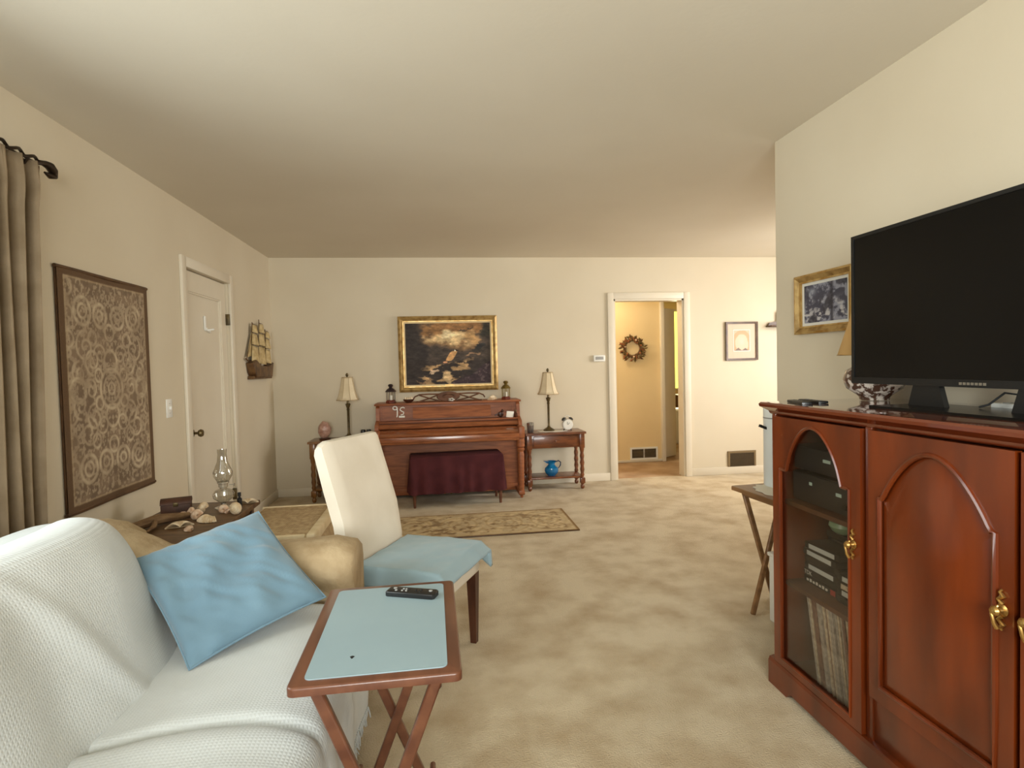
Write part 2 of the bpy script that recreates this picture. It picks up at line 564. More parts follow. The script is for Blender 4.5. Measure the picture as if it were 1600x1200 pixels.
def window(name, axis, fixed, a0, a1, z0, z1, cols, out):
    """glazed opening; axis is the wall's direction, out is the side of the outdoors (-1 or 1)"""
    fr = MB()
    d0, d1 = (fixed, fixed + .12 * out) if out > 0 else (fixed - .12, fixed)
    lo, hi = min(d0, d1) + .02, max(d0, d1) - .02
    pl = 'yz' if axis == 'y' else 'xz'
    o_ = [(a0, z0), (a1, z0), (a1, z1), (a0, z1)]
    i_ = [(a0 + .05, z0 + .05), (a1 - .05, z0 + .05), (a1 - .05, z1 - .05), (a0 + .05, z1 - .05)]
    fr.ring(o_, i_, lo, hi, pl)
    root = fr.build(name, 'trim_paint')
    tag(root, kind='structure')
    mid = (lo + hi) / 2
    for k in range(1, cols):
        a = a0 + (a1 - a0) * k / cols
        b = MB()
        if axis == 'y':
            b.box(mid - .018, mid + .018, a - .02, a + .02, z0 + .05, z1 - .05, .003)
        else:
            b.box(a - .02, a + .02, mid - .018, mid + .018, z0 + .05, z1 - .05, .003)
        b.build('mullion', 'trim_paint', root)
    for k in range(cols):
        p0, p1 = a0 + (a1 - a0) * k / cols, a0 + (a1 - a0) * (k + 1) / cols
        p0 += .05 if k == 0 else .02
        p1 -= .05 if k == cols - 1 else .02
        b = MB()
        if axis == 'y':
            b.add([(mid, p0, z0 + .05), (mid, p1, z0 + .05), (mid, p1, z1 - .05), (mid, p0, z1 - .05)], [(0, 1, 2, 3)])
        else:
            b.add([(p0, mid, z0 + .05), (p1, mid, z0 + .05), (p1, mid, z1 - .05), (p0, mid, z1 - .05)], [(0, 1, 2, 3)])
        b.build('pane', 'glass_clear', root)
    return root


window('window_1', 'y', XL, WY0, WY1, WZ0, WZ1, 3, -1)
window('window_2', 'x', YR, -1.0, 1.0, .88, 2.13, 2, -1)
window('window_3', 'y', 5.0, 3.7, 5.5, .85, 2.15, 2, 1)
w4 = MB().ring([(4.1, .75), (4.75, .75), (4.75, 2.25), (4.1, 2.25)], [(4.14, .79), (4.71, .79), (4.71, 2.21), (4.14, 2.21)], 10.18, 10.28, 'xz').build('window_4', 'trim_paint')
tag(w4, kind='structure')
MB().box(4.14, 4.71, 10.22, 10.23, .79, 2.21).build('pane', 'window_glow', w4)

# left door, its casing
dr = MB()
px = XL - .035
o_ = [(DY0 + .004, .006), (DY1 - .004, .006), (DY1 - .004, DZ - .006), (DY0 + .004, DZ - .006)]
i_ = [(DY0 + .115, .22), (DY1 - .10, .22), (DY1 - .10, 1.865), (DY0 + .115, 1.865)]
dr.ring(o_, i_, px - .035, px + .012, 'yz')
door = dr.build('door_1', 'trim_paint')
tag(door, kind='structure')
MB().box(px - .02, px - .006, DY0 + .11, DY1 - .095, .215, 1.87).build('door_panel', 'trim_paint', door)
e = .012
MB().ring([(a, b) for a, b in i_], [(i_[0][0] + e, i_[0][1] + e), (i_[1][0] - e, i_[1][1] + e), (i_[2][0] - e, i_[2][1] - e), (i_[3][0] + e, i_[3][1] - e)], px - .008, px + .004, 'yz').build('panel_moulding', 'trim_paint', door)
kb = MB().lathe([(.0, 0), (.026, 0), (.026, .006), (.009, .01), (.009, .035), (.022, .042), (.027, .055), (.022, .068), (.0, .072)], 16,
                mtx=Matrix.Translation((px + .012, 4.195, .88)) @ Matrix.Rotation(PI / 2, 4, 'Y'))
kb.build('door_knob', 'brass_old', door)
MB().box(px + .011, px + .015, 4.135, 4.157, .85, .91, .001).build('latch_plate', 'brass_old', door)
for z in (1.72, .30):
    MB().box(px + .006, px + .042, DY1 - .014, DY1 + .008, z - .045, z + .045, .003).build('hinge', 'brass_old', door)
lh = MB().bar((px - .002, 4.52, 1.615), (px - .002, 4.52, 1.715), .022, .012).bar((px - .002, 4.52, 1.620), (px - .002, 4.60, 1.605), .02, .022)
lh.bar((px - .002, 4.545, 1.612), (px + .05, 4.55, 1.618), .012, .012)
lh = lh.build('wall_hook', 'white_plastic')
lh.location.x = .004
tag(lh, 'small white L-shaped hook fixed to the upper panel of the closed door', 'hook')


def casing(name, plane, f0, f1, a0, a1, ztop, wid, parent=None):
    m = MB()
    def bx(p0, p1, q0, q1):
        if plane == 'yz':
            m.box(f0, f1, p0, p1, q0, q1, .004)
        else:
            m.box(p0, p1, f0, f1, q0, q1, .004)
    bx(a0 - wid, a0, 0, ztop + wid)
    bx(a1, a1 + wid, 0, ztop + wid)
    bx(a0, a1, ztop, ztop + wid)
    return struct(name, m, 'trim_paint')


casing('trim_1', 'yz', XL, XL + .02, DY0, DY1, DZ, .07)
casing('trim_2', 'xz', YB - .02, YB, BX0, BX1, BZ, .07)
# lining of the doorway
m = MB().box(BX0 - .001, BX0 + .018, YB - .004, YB + .13, 0, BZ).box(BX1 - .018, BX1 + .001, YB - .004, YB + .13, 0, BZ).box(BX0, BX1, YB - .004, YB + .13, BZ - .018, BZ + .001)
struct('trim_3', m, 'trim_paint')
m = MB().box(XL, BX0 - .07, YB - .015, YB, 0, .085, .004).box(BX1 + .07, 5.0, YB - .015, YB, 0, .085, .004)
struct('baseboard_back', m, 'trim_paint')
m = MB().box(XL, XL + .015, YR, DY0 - .07, 0, .085, .004).box(XL, XL + .015, DY1 + .07, YB - .015, 0, .085, .004)
struct('baseboard_left', m, 'trim_paint')
m = MB().box(XR - .015, XR, YR, 2.8725, 0, .085, .004).box(XR - .015, XR + .135, 2.8725, 2.8875, 0, .085, .004)
struct('baseboard_right', m, 'trim_paint')
struct('baseboard_hall', MB().box(.8, 2.86, 7.115, 7.13, 0, .03, .004), 'trim_paint')
# hall: inner door standing open, the jamb beside it
struct('trim_4', MB().box(2.855, 2.90, 7.08, 7.30, 0, 2.06, .004), 'trim_paint')
d2 = thing('door_2', None, None, (2.93, 7.30, 0), math.radians(37))
tag(d2, kind='structure')
o_ = [(0, .008), (.34, .008), (.34, 2.0), (0, 2.0)]
MB().box(0, .34, -.018, .018, .008, 2.0, .003).build('door_leaf', 'trim_paint', d2)
# dim furniture in the lit room past the hall
t = thing('dresser', 'brown dresser below the yellow lit window of the far room', 'dresser', (4.33, 9.7, 0))
MB().box(-.2, .2, -.22, .22, .06, .70, .006).build('body', 'room_brown', t)
for k in range(3):
    q = MB().box(-.18, .18, -.236, -.22, .09 + .2 * k, .27 + .2 * k, .004).build('drawer', 'room_brown', t)
    MB().lathe([(0, 0), (.015, 0), (.015, .02), (0, .02)], 10, mtx=Matrix.Translation((0, -.236, .18 + .2 * k)) @ Matrix.Rotation(PI / 2, 4, 'X')).build('knob', 'brass', q)
for sx in (-.17, .17):
    for sy in (-.18, .18):
        MB().box(sx - .02, sx + .02, sy - .02, sy + .02, 0, .06).build('foot', 'room_brown', t)
t = thing('laundry_hamper', 'white hamper standing in the far room past the hall', 'hamper', (3.70, 8.7, 0))
MB().lathe([(.14, 0), (.16, .03), (.19, .5), (.195, .52), (.18, .52)], 20).build('body', 'white_plastic', t)
MB().lathe([(0, .545), (.15, .545), (.195, .52), (.2, .515)], 20, cap=False).build('lid', 'white_plastic', t)

# hall lamp (a ceiling globe) and dining lamp
def globe(name, label, loc, power, col):
    t = thing(name, label, 'ceiling light', loc)
    MB().lathe([(0, 0), (.11, 0), (.11, -.025), (.09, -.03)], 24, cap=False).build('canopy', 'brass_clear', t)
    MB().lathe([(.09, -.03), (.125, -.06), (.13, -.09), (.11, -.13), (.06, -.155), (0, -.16)], 24, cap=False).build('globe', 'lamp_glow', t)
    p = point('bulb_' + name, (loc[0], loc[1], loc[2] - .26), power, col, .1)
    return t


globe('hall_light', 'frosted globe ceiling light in the hall past the doorway', (1.70, 6.62, H), 17, (1.0, .88, .66))
globe('dining_light', 'frosted globe ceiling light in the dining area behind the wall end', (3.75, 4.3, H), 14, (1.0, .88, .70))

# ================================================================== SOFA
SY0, SY1 = 0.33, 2.34          # outer ends of the arms
IY0, IY1 = 0.62, 2.05          # between the arms
sofa = thing('sofa', 'tan two-seat sofa with rolled arms under white throws, below the window', 'sofa', (0, 0, 0))
MB().box(-1.44, -.36, SY0 + .05, SY1 - .05, .10, .31, .02, 3).build('base', 'tan_fabric', sofa)


def back_fn():
    prof = [(-1.42, .12), (-1.46, .45), (-1.47, .64), (-1.45, .71), (-1.40, .752), (-1.32, .772), (-1.24, .772), (-1.17, .757), (-1.11, .72), (-1.06, .60), (-1.04, .32)]
    ny = 24
    vs, fs = [], []
    n = len(prof)
    for j in range(ny):
        v = j / (ny - 1)
        y = SY0 + .03 + (SY1 - SY0 - .06) * v
        e = min(v, 1 - v) * (SY1 - SY0)
        k = 1 - .02 * (1 - sm(e / .08))
        for x, z in prof:
            vs.append((-1.27 + (x + 1.27) * k, y, .12 + (z - .12) * k))
    for j in range(ny - 1):
        for i in range(n - 1):
            fs.append((j * n + i, j * n + i + 1, (j + 1) * n + i + 1, (j + 1) * n + i))
    fs.append(list(range(n)))
    fs.append([(ny - 1) * n + i for i in range(n)][::-1])
    return MB().add(vs, fs)


def sm(t):
    t = max(0.0, min(1.0, t))
    return t * t * (3 - 2 * t)


back_fn().build('back', 'tan_fabric', sofa, angle=60)


def sofa_arm(yc, sgn):
    """rolled arm along x; sgn = +1 when its outside faces +y"""
    prof = [(-.12, .12), (-.12, .48), (-.135, .53), (-.155, .575), (-.14, .63), (-.10, .662), (-.03, .672), (.06, .66), (.12, .63), (.14, .58), (.135, .5), (.125, .12)]
    vs, fs = [], []
    n = len(prof)
    xs = [-1.38, -1.25, -1.18, -1.12, -1.06, -1.0, -.95, -.9, -.7, -.5, -.40, -.35, -.325, -.315]
    for i, x in enumerate(xs):
        k = 1.0
        if x > -.36:
            k = {-.35: .99, -.325: .955, -.315: .90}.get(x, 1.0)
        rise = .10 * sm((-.93 - x) / .30)
        wob = .006 * math.sin(i * 2.1)
        for a, z in prof:
            vs.append((x, yc + sgn * a * k, .36 + (z + (rise if z > .4 else 0) - .36) * k + wob * (z > .5)))
    for i in range(len(xs) - 1):
        for q in range(n):
            q2 = (q + 1) % n
            fs.append((i * n + q, i * n + q2, (i + 1) * n + q2, (i + 1) * n + q))
    fs.append(list(range(n)))
    fs.append([(len(xs) - 1) * n + q for q in range(n)][::-1])
    return MB().add(vs, fs)


a1 = sofa_arm(2.185, 1).build('arm', 'tan_fabric', sofa, angle=50)
a2 = sofa_arm(.485, -1).build('arm', 'tan_fabric', sofa, angle=50)
for y0, y1 in ((IY0 + .01, 1.335), (1.345, IY1 + .005)):
    MB().box(-1.06, -.32, y0, y1, .30, .452, .045, 4).build('seat_cushion', 'tan_fabric', sofa)
for y0, y1 in ((IY0 + .02, 1.33), (1.35, 1.88)):
    mm = Matrix.Translation((-1.005, (y0 + y1) / 2, .66)) @ Matrix.Rotation(math.radians(-17), 4, 'Y')
    MB().box(-.085, .085, -(y1 - y0) / 2, (y1 - y0) / 2, -.20, .195, .07, 4, mm).build('back_cushion', 'tan_fabric', sofa)
for x in (-1.36, -.42):
    for y in (SY0 + .1, SY1 - .1):
        MB().lathe([(.02, 0), (.028, .10)], 12, cx=x, cy=y).build('foot', 'dark_leg', sofa)


# white throws: one over the back and its cushions, one over the seat with a fringed front
def lerp_prof(prof, t):
    """point at fraction t of a polyline given as (s, x, z)"""
    for (s0, x0, z0), (s1, x1, z1) in zip(prof, prof[1:]):
        if t <= s1:
            k = (t - s0) / (s1 - s0)
            return x0 + (x1 - x0) * k, z0 + (z1 - z0) * k
    return prof[-1][1], prof[-1][2]


def smooth_poly(pts, n):
    """Catmull-Rom resampled polyline of n points"""
    P_ = [Vector((a, b, 0)) for a, b in pts]
    out = []
    m = len(P_) - 1
    for k in range(n):
        t = k / (n - 1) * m
        i = min(int(t), m - 1)
        f = t - i
        p0, p1, p2, p3 = P_[max(i - 1, 0)], P_[i], P_[i + 1], P_[min(i + 2, m)]
        q = .5 * ((2 * p1) + (p2 - p0) * f + (2 * p0 - 5 * p1 + 4 * p2 - p3) * f * f + (3 * p1 - p0 - 3 * p2 + p3) * f ** 3)
        out.append((q.x, q.y))
    return out


BP = [(-1.50, .40), (-1.505, .62), (-1.485, .725), (-1.41, .772), (-1.32, .793), (-1.24, .793), (-1.165, .780), (-1.135, .825), (-1.09, .868), (-1.02, .882),
      (-.95, .862), (-.895, .79), (-.855, .69), (-.82, .58), (-.785, .50), (-.768, .455), (-.765, .43)]
NP_, NY_ = 84, 120
bp = smooth_poly(BP, NP_)
vs = []
for j in range(NY_):
    v = j / (NY_ - 1)
    y = .47 + (2.085 - .47) * v
    for i, (x, z) in enumerate(bp):
        front = sm((x + 1.16) / .12)                      # belongs to the cushions, not the sofa back
        e = max(0.0, y - 1.74) / .345
        drop = e * e * .22 * front * sm((z - .46) / .3)
        rec = (max(0.0, y - 1.58) / .5) ** 2 * .17 * front
        e2 = max(0.0, .75 - y) / .25
        drop += e2 * e2 * .08 * front * sm((z - .46) / .3)
        nx_ = noise.noise(Vector((x * 3, y * 2.2, z * 3))) * .016 + noise.noise(Vector((x * 9, y * 7, z * 9 + 4))) * .005
        gap = -.018 * math.exp(-((y - 1.34) / .09) ** 2) * front
        fold = .012 * math.exp(-(((y - 1.42) + (z - .72) * .6) / .035) ** 2) * front
        o_ = nx_ + gap + fold
        k = front
        vs.append((x + o_ * k - rec, y + .012 * math.sin(z * 9), z - drop + abs(nx_) * .5 * (1 - k)))
fs = [(j * NP_ + i, j * NP_ + i + 1, (j + 1) * NP_ + i + 1, (j + 1) * NP_ + i) for j in range(NY_ - 1) for i in range(NP_ - 1)]
tb = MB().add(vs, fs).build('throw_blanket', 'white_throw_back', angle=80)
md = tb.modifiers.new('thickness', 'SOLIDIFY'); md.thickness = .008; md.offset = 1
tag(tb, 'white waffle-weave throw draped over the back of the tan sofa', 'blanket')

SP = [(-.83, .455), (-.78, .468), (-.66, .484), (-.50, .49), (-.40, .484), (-.32, .462), (-.292, .42), (-.288, .34), (-.290, .22), (-.295, .13)]
sp = smooth_poly(SP, 70)
vs = []
for j in range(NY_):
    v = j / (NY_ - 1)
    y = .60 + (2.0 - .60) * v
    for i, (x, z) in enumerate(sp):
        top = sm((z - .30) / .1)
        n1 = noise.noise(Vector((x * 3, y * 2.5, 7.0))) * .008 + noise.noise(Vector((x * 9, y * 8, 2))) * .003
        seam = -.022 * math.exp(-((y - 1.345 - .02 * math.sin(x * 9)) / .018) ** 2) * top + .008 * math.exp(-((y - 1.29) / .04) ** 2) * top
        hang = (1 - top) * (.010 * math.sin(y * 23 + 2 * math.sin(y * 5)) + .006)
        edge = -.004 * sm((y - 1.85) / .1)
        vs.append((x + hang, y, z + (n1 + .006 + seam + edge) * top))
fs = [(j * 70 + i, j * 70 + i + 1, (j + 1) * 70 + i + 1, (j + 1) * 70 + i) for j in range(NY_ - 1) for i in range(69)]
ts = thing('throw_blanket', 'white fringed waffle-weave throw covering the seat of the tan sofa', 'blanket', (0, 0, 0))
b = MB().add(vs, fs).build('cloth', 'white_throw', ts, angle=80)
md = b.modifiers.new('thickness', 'SOLIDIFY'); md.thickness = .007; md.offset = 1
fr = MB()
rng = random.Random(3)
y = .61
while y < 1.99:
    x0 = -.286 + .01 * math.sin(y * 23 + 2 * math.sin(y * 5)) + .006
    ln = rng.uniform(.03, .05)
    fr.tube([(x0, y, .135), (x0 + rng.uniform(-.004, .008), y + rng.uniform(-.006, .006), .135 - ln * .5), (x0 + rng.uniform(-.006, .01), y + rng.uniform(-.01, .01), .135 - ln)], [.0035, .003, .002], 5)
    y += .011
fo = fr.build('fringe', 'white_throw', ts)
fo['kind'] = 'stuff'


# blue pillow leaning in the corner of the sofa
def pillow_mesh(w_, h_, th, n=44, seed=1, wr=.006):
    vs, fs = [], []
    for side in (1, -1):
        for j in range(n):
            for i in range(n):
                u, v = i / (n - 1) * 2 - 1, j / (n - 1) * 2 - 1
                edge = max(0, (1 - u ** 2)) * max(0, (1 - v ** 2))
                puff = th * edge ** .42
                # sides pulled in between the corners
                px_ = u * w_ / 2 * (1 - .055 * (1 - v * v))
                pz_ = v * h_ / 2 * (1 - .055 * (1 - u * u))
                wri = wr * noise.noise(Vector((u * 2.2 + v * 1.2 + seed, v * 2.2 - u * 1.6, seed * 3.1))) * (edge ** .3)
                wri += wr * .6 * noise.noise(Vector(((u + v) * 6 + seed, (v - u) * 1.6, seed + 8))) * (edge ** .4)
                vs.append((px_, -side * (puff + wri) if edge > 0 else 0, pz_))
    for s_ in range(2):
        o = s_ * n * n
        for j in range(n - 1):
            for i in range(n - 1):
                fs.append((o + j * n + i, o + j * n + i + 1, o + (j + 1) * n + i + 1, o + (j + 1) * n + i))
    bm = bmesh.new()
    me = bpy.data.meshes.new('t')
    me.from_pydata(vs, [], fs)
    bm.from_mesh(me)
    bmesh.ops.remove_doubles(bm, verts=bm.verts[:], dist=1e-5)
    mb = MB()._bm(bm)
    bpy.data.meshes.remove(me)
    return mb


pm = pillow_mesh(.405, .455, .058, seed=4, wr=.022)
pil = thing('throw_pillow', 'square blue throw pillow leaning in the corner of the sofa', 'pillow', (0, 0, 0))
R3 = Matrix(((0.767, -0.179, -0.616), (0.615, 0.48, 0.626), (0.183, -0.859, 0.478))).to_4x4()
pil.matrix_world = Matrix.Translation((-.672, 1.885, .645)) @ R3
pm.build('cover', 'blue_cloth', pil, angle=70)
n_ = 40
pts = []
for k in range(4 * n_):
    t_, q = (k % n_) / n_, k // n_
    u, v = [(t_ * 2 - 1, -1), (1, t_ * 2 - 1), (1 - t_ * 2, 1), (-1, 1 - t_ * 2)][q]
    pts.append((u * .2025 * (1 - .055 * (1 - v * v)), 0, v * .2275 * (1 - .055 * (1 - u * u))))
MB().tube(pts, .0035, 6, closed=True).build('piping', 'blue_cloth', pil)


# ================================================================== FOLDING TRAY TABLES
def tray_table(name, label, loc, rz, wx, wy, ztop, wood, insert, rails=True):
    """top wx by wy; the crossed legs spread along x, one pair near each end of y"""
    t = thing(name, label, 'tray table', loc, rz)
    r = .02
    def rr(a, b, rad, n=6):
        out = []
        for cx, cy, s0 in ((a - rad, b - rad, 0), (-a + rad, b - rad, 1), (-a + rad, -b + rad, 2), (a - rad, -b + rad, 3)):
            for k in range(n + 1):
                an = (s0 + k / n) * PI / 2
                out.append((cx + rad * math.cos(an), cy + rad * math.sin(an)))
        return out
    top = MB().prism(rr(wx / 2, wy / 2, .016), ztop - .02, ztop - .001, 'xy', bev=.005)
    top.build('top', wood, t)
    if insert:
        MB().prism(rr(wx / 2 - .03, wy / 2 - .026, .014), ztop - .002, ztop + .0012, 'xy').build('inlay', 'tray_blue', t)
    for sy in (-1, 1):
        yo, yi = sy * (wy / 2 - .055), sy * (wy / 2 - .08)
        x1 = wx / 2 - .045
        MB().bar((-x1, yo, ztop - .03), (x1 - .022, yo, .012), .018, .026, .004).build('leg', wood, t)
        MB().bar((x1, yi, ztop - .03), (-x1 + .022, yi, .012), .018, .026, .004).build('leg', wood, t)
    x1 = wx / 2 - .045
    MB().bar((-x1, -wy / 2 + .045, ztop - .032), (-x1, wy / 2 - .045, ztop - .032), .022, .022, .003).build('top_rail', wood, t)
    MB().bar((x1, -wy / 2 + .045, ztop - .032), (x1, wy / 2 - .045, ztop - .032), .022, .022, .003).build('top_rail', wood, t)
    if not rails:
        return t
    k = .16
    MB().tube([(x1 - .03, -wy / 2 + .08, k), (x1 - .03, wy / 2 - .08, k)], .008, 8).build('stretcher', wood, t)
    MB().tube([(-x1 + .03, -wy / 2 + .055, k), (-x1 + .03, wy / 2 - .055, k)], .008, 8).build('stretcher', wood, t)
    return t


tray = tray_table('tray_table', 'folding wooden tray table with pale blue top in front of the sofa', (-.148, 1.442, 0), 0.01, .355, .525, .66, 'tray_wood', True)
MB().prism([(.004 * math.cos(a) * (1 + .5 * math.sin(3 * a)), .006 * math.sin(a)) for a in [k * PI / 6 for k in range(12)]], .6612, .6618, 'xy',
           Matrix.Translation((-.06, -.16, 0))).build('chip_mark', 'black_matte', tray)
rc = thing('remote_control', 'black remote control lying on the pale blue tray table', 'remote', (-.09, 1.606, .6615), math.radians(-21))
MB().prism([(-.072, -.017), (-.066, -.021), (.066, -.021), (.072, -.016), (.072, .016), (.066, .021), (-.066, .021), (-.072, .017)], 0, .014, 'xy', bev=.004).build('body', 'black_plastic', rc)
for x, y, s in ((-.052, .006, .0055), (-.044, -.008, .004), (-.026, .004, .003), (-.018, .004, .003), (-.010, .004, .003), (-.026, -.008, .003), (-.014, -.008, .003), (.054, .004, .0055), (.012, 0, .003), (.026, .006, .003), (.026, -.008, .003)):
    MB().lathe([(s, 0), (s, .0025), (s * .6, .0035)], 10, cx=x, cy=y, cz=.013).build('button', 'grey_button' if s > .0035 or x < -.012 else 'black_matte', rc)

# second tray behind the cabinet, with lace, canister and a box below
tray2 = tray_table('tray_table', 'narrow wooden tray table with plain top beside the end of the cabinet', (1.626, 2.512, 0), math.radians(5), .29, .49, .655, 'tray_wood_pale', False, False)
scal = []
for k in range(72):
    a = 2 * PI * k / 72
    f = 1 + .05 * math.cos(a * 14)
    scal.append((.115 * f * math.cos(a), .19 * f * math.sin(a)))
dl = MB().prism(scal, 0, .002, 'xy').build('lace_doily', 'doily', loc=(1.635, 2.53, .6552), rot=(0, 0, math.radians(6)))
tag(dl, 'white lace doily spread on the tray table beside the cabinet', 'doily')
cn = thing('canister', 'tall white cylindrical canister with a dark spout on the narrow tray table', 'canister', (1.70, 2.672, .6575))
MB().lathe([(0, 0), (.081, 0), (.085, .006), (.085, .39), (.081, .402), (.05, .41), (0, .412)], 32).build('body', 'white_enamel', cn)
MB().lathe([(.0855, .34), (.0862, .343), (.0855, .346)], 32, cap=False).build('lid_seam', 'grey_button', cn)
MB().prism([(-.12, .30), (-.083, .285), (-.083, .298), (-.115, .312)], -.008, .008, 'xz').build('spout', 'black_matte', cn)
sb = thing('storage_bin', 'plain white bin standing on the carpet under the narrow tray table', 'bin', (1.675, 2.505, 0))
MB().box(-.085, .085, -.115, .115, 0, .33, .012, 3).build('body', 'white_box', sb)
MB().box(-.09, .09, -.12, .12, .325, .345, .006).build('lid', 'white_box', sb)

# ================================================================== DINING CHAIR with cream cover
FD = Vector((.90, -.436, 0)); WD = Vector((.436, .90, 0))
ch = thing('dining_chair', 'cream upholstered dining chair with dark legs beside the sofa arm', 'chair', (-.13, 2.565, 0), math.atan2(FD.y, FD.x))
# local: +x forward, +y to its left (far side)
MB().box(-.225, .225, -.225, .225, .33, .445, .02, 3).build('seat', 'cream_fabric', ch)
bk = []
pr = [(.0, .34), (.0, .5), (-.02, .66), (-.065, .82), (-.112, .955), (-.124, .985), (-.149, .99), (-.176, .975), (-.184, .95), (-.145, .80), (-.100, .64), (-.08, .5), (-.08, .34)]
n = len(pr)
NW = 15
vs, fs = [], []
for j in range(NW):
    v = j / (NW - 1) * 2 - 1
    kx = (1 - abs(v) ** 14 * .35)
    hz = 1 - .03 * max(0, abs(v) - .86) / .14
    for x, z in pr:
        cx = -.04 - .108 * sm((z - .5) / .5)
        vs.append((-.17 + cx + (x - cx) * kx, v * .222, .34 + (z - .34) * hz))
for j in range(NW - 1):
    for i in range(n):
        fs.append((j * n + i, j * n + (i + 1) % n, (j + 1) * n + (i + 1) % n, (j + 1) * n + i))
fs += [list(range(n)), [(NW - 1) * n + i for i in range(n)][::-1]]
MB().add(vs, fs).build('backrest', 'cream_fabric', ch, angle=50)
for sx, sy in ((1, 1), (1, -1), (-1, 1), (-1, -1)):
    x, y = sx * .195, sy * .2
    vs = []
    for z, hw in ((0, .014), (.335, .023)):
        ox = (-.03 if sx < 0 else 0.0) * (1 - z / .335)
        vs += [(x + ox - hw, y - hw, z), (x + ox + hw, y - hw, z), (x + ox + hw, y + hw, z), (x + ox - hw, y + hw, z)]
    MB().add(vs, [(0, 1, 2, 3), (4, 5, 6, 7), (0, 1, 5, 4), (1, 2, 6, 5), (2, 3, 7, 6), (3, 0, 4, 7)]).build('leg', 'dark_leg', ch)
# blue cloth pad lying on the seat, its corners hanging over
NS = 48
vs = []
for j in range(NS):
    for i in range(NS):
        u, v = i / (NS - 1) * 2 - 1, j / (NS - 1) * 2 - 1
        x, y = u * .25 + .035, v * .305
        if x < -.155:
            x = -.155 + (x + .155) * .05
        ex = max(0, x - .232); ey = max(0, abs(y) - .228)
        top = .474 + .012 * (1 - u * u) * (1 - v * v) + .006 * noise.noise(Vector((u * 2, v * 2, 3)))
        fall = (ey * .98 + ex * .75)
        ox = 0
        z = top - min(.13, fall) + .004 * noise.noise(Vector((u * 5, v * 5, 9)))
        yy = math.copysign(min(abs(y), .230) + ey * .15 + .004, y)
        vs.append((x - ex * .1, yy, z))
fs = [(j * NS + i, j * NS + i + 1, (j + 1) * NS + i + 1, (j + 1) * NS + i) for j in range(NS - 1) for i in range(NS - 1)]
pad = MB().add(vs, fs).build('seat_pad', 'blue_seat', loc=ch.location, rot=ch.rotation_euler, angle=70)
md = pad.modifiers.new('thickness', 'SOLIDIFY'); md.thickness = .022; md.offset = -1
tag(pad, 'pale blue seat pad lying on the cream dining chair', 'cushion')

# ================================================================== MEDIA CABINET
CF, CB, CY1, CY0 = 1.30, 1.785, 2.105, .645     # front, back, far end, near end
BAY = 1.595
cab = thing('media_cabinet', 'glossy cherry media cabinet with arched glass and panelled doors under the television', 'cabinet', (0, 0, 0))
MB().box(CF + .02, CB, CY1 - .02, CY1, .06, 1.085, .003).build('side_panel', 'cherry', cab)
MB().box(CF + .02, CB, CY0, CY0 + .02, .06, 1.085, .003).build('side_panel', 'cherry', cab)
MB().box(CF + .02, CB - .012, BAY - .012, BAY + .012, .08, 1.085, .002).build('divider', 'cherry_inside', cab)
MB().box(CB - .012, CB, CY0 + .02, CY1 - .02, .06, 1.085).build('back_panel', 'cherry_inside', cab)
MB().box(CF + .02, CB - .012, CY0 + .02, CY1 - .02, .07, .088).build('bottom_board', 'cherry_inside', cab)
for z in (.425, .745):
    MB().box(CF + .035, CB - .012, BAY + .012, CY1 - .02, z - .018, z, .002).build('shelf', 'cherry_inside', cab)
# moulded top: crown profile swept round the three free sides
crown = [(0, 1.078), (-.006, 1.082), (-.010, 1.092), (-.024, 1.102), (-.034, 1.108), (-.036, 1.118), (-.030, 1.125), (-.020, 1.127)]
vs, fs = [], []
for d, z in crown:
    vs += [(CB, CY1 - d, z), (CF + d, CY1 - d, z), (CF + d, CY0 + d, z), (CB, CY0 + d, z)]
n = len(crown)
for k in range(n - 1):
    for q in range(4):
        q2 = (q + 1) % 4
        fs.append((k * 4 + q, k * 4 + q2, (k + 1) * 4 + q2, (k + 1) * 4 + q))
fs += [(0, 1, 2, 3), ((n - 1) * 4, (n - 1) * 4 + 1, (n - 1) * 4 + 2, (n - 1) * 4 + 3)]
MB().add(vs, fs).build('top', 'cherry_top', cab, angle=25)
# plinth with scalloped bracket feet
pl = [(CY1 + .018, 0), (CY1 + .018, .092), (CY0 - .018, .092), (CY0 - .018, 0), (CY0 + .10, 0)]
for k in range(9):
    a = k / 8
    pl.append((CY0 + .10 + .05 * a, .022 * math.sin(a * PI / 2) + .006 * math.sin(a * PI)))
for k in range(9):
    a = k / 8
    pl.append((CY1 - .15 + .05 * a, .022 * math.cos(a * PI / 2) + .006 * math.sin(a * PI)))
pl.append((CY1 - .10, 0))
MB().prism(pl, CF - .016, CF + .02, 'yz').build('plinth', 'cherry', cab)
MB().box(CF + .02, CB, CY1, CY1 + .018, 0, .092, .003).build('plinth', 'cherry', cab)
MB().box(CF + .02, CB, CY0 - .018, CY0, 0, .092, .003).build('plinth', 'cherry', cab)
MB().prism([(CF - .016, .092), (CF - .012, .104), (CF + .004, .108), (CF + .02, .108), (CF + .02, .092)], CY0 - .016, CY1 + .016, 'xz').build('plinth_moulding', 'cherry', cab)
MB().box(CF - .002, CF + .02, CY1 - .022, CY1, .10, 1.08, .004).build('stile', 'cherry', cab)
MB().box(CF - .002, CF + .02, BAY - .014, BAY + .012, .10, 1.08, .003).build('stile', 'cherry', cab)
MB().box(CF + .004, CF + .02, CY0, BAY, .10, .245, .003).build('apron', 'cherry', cab)


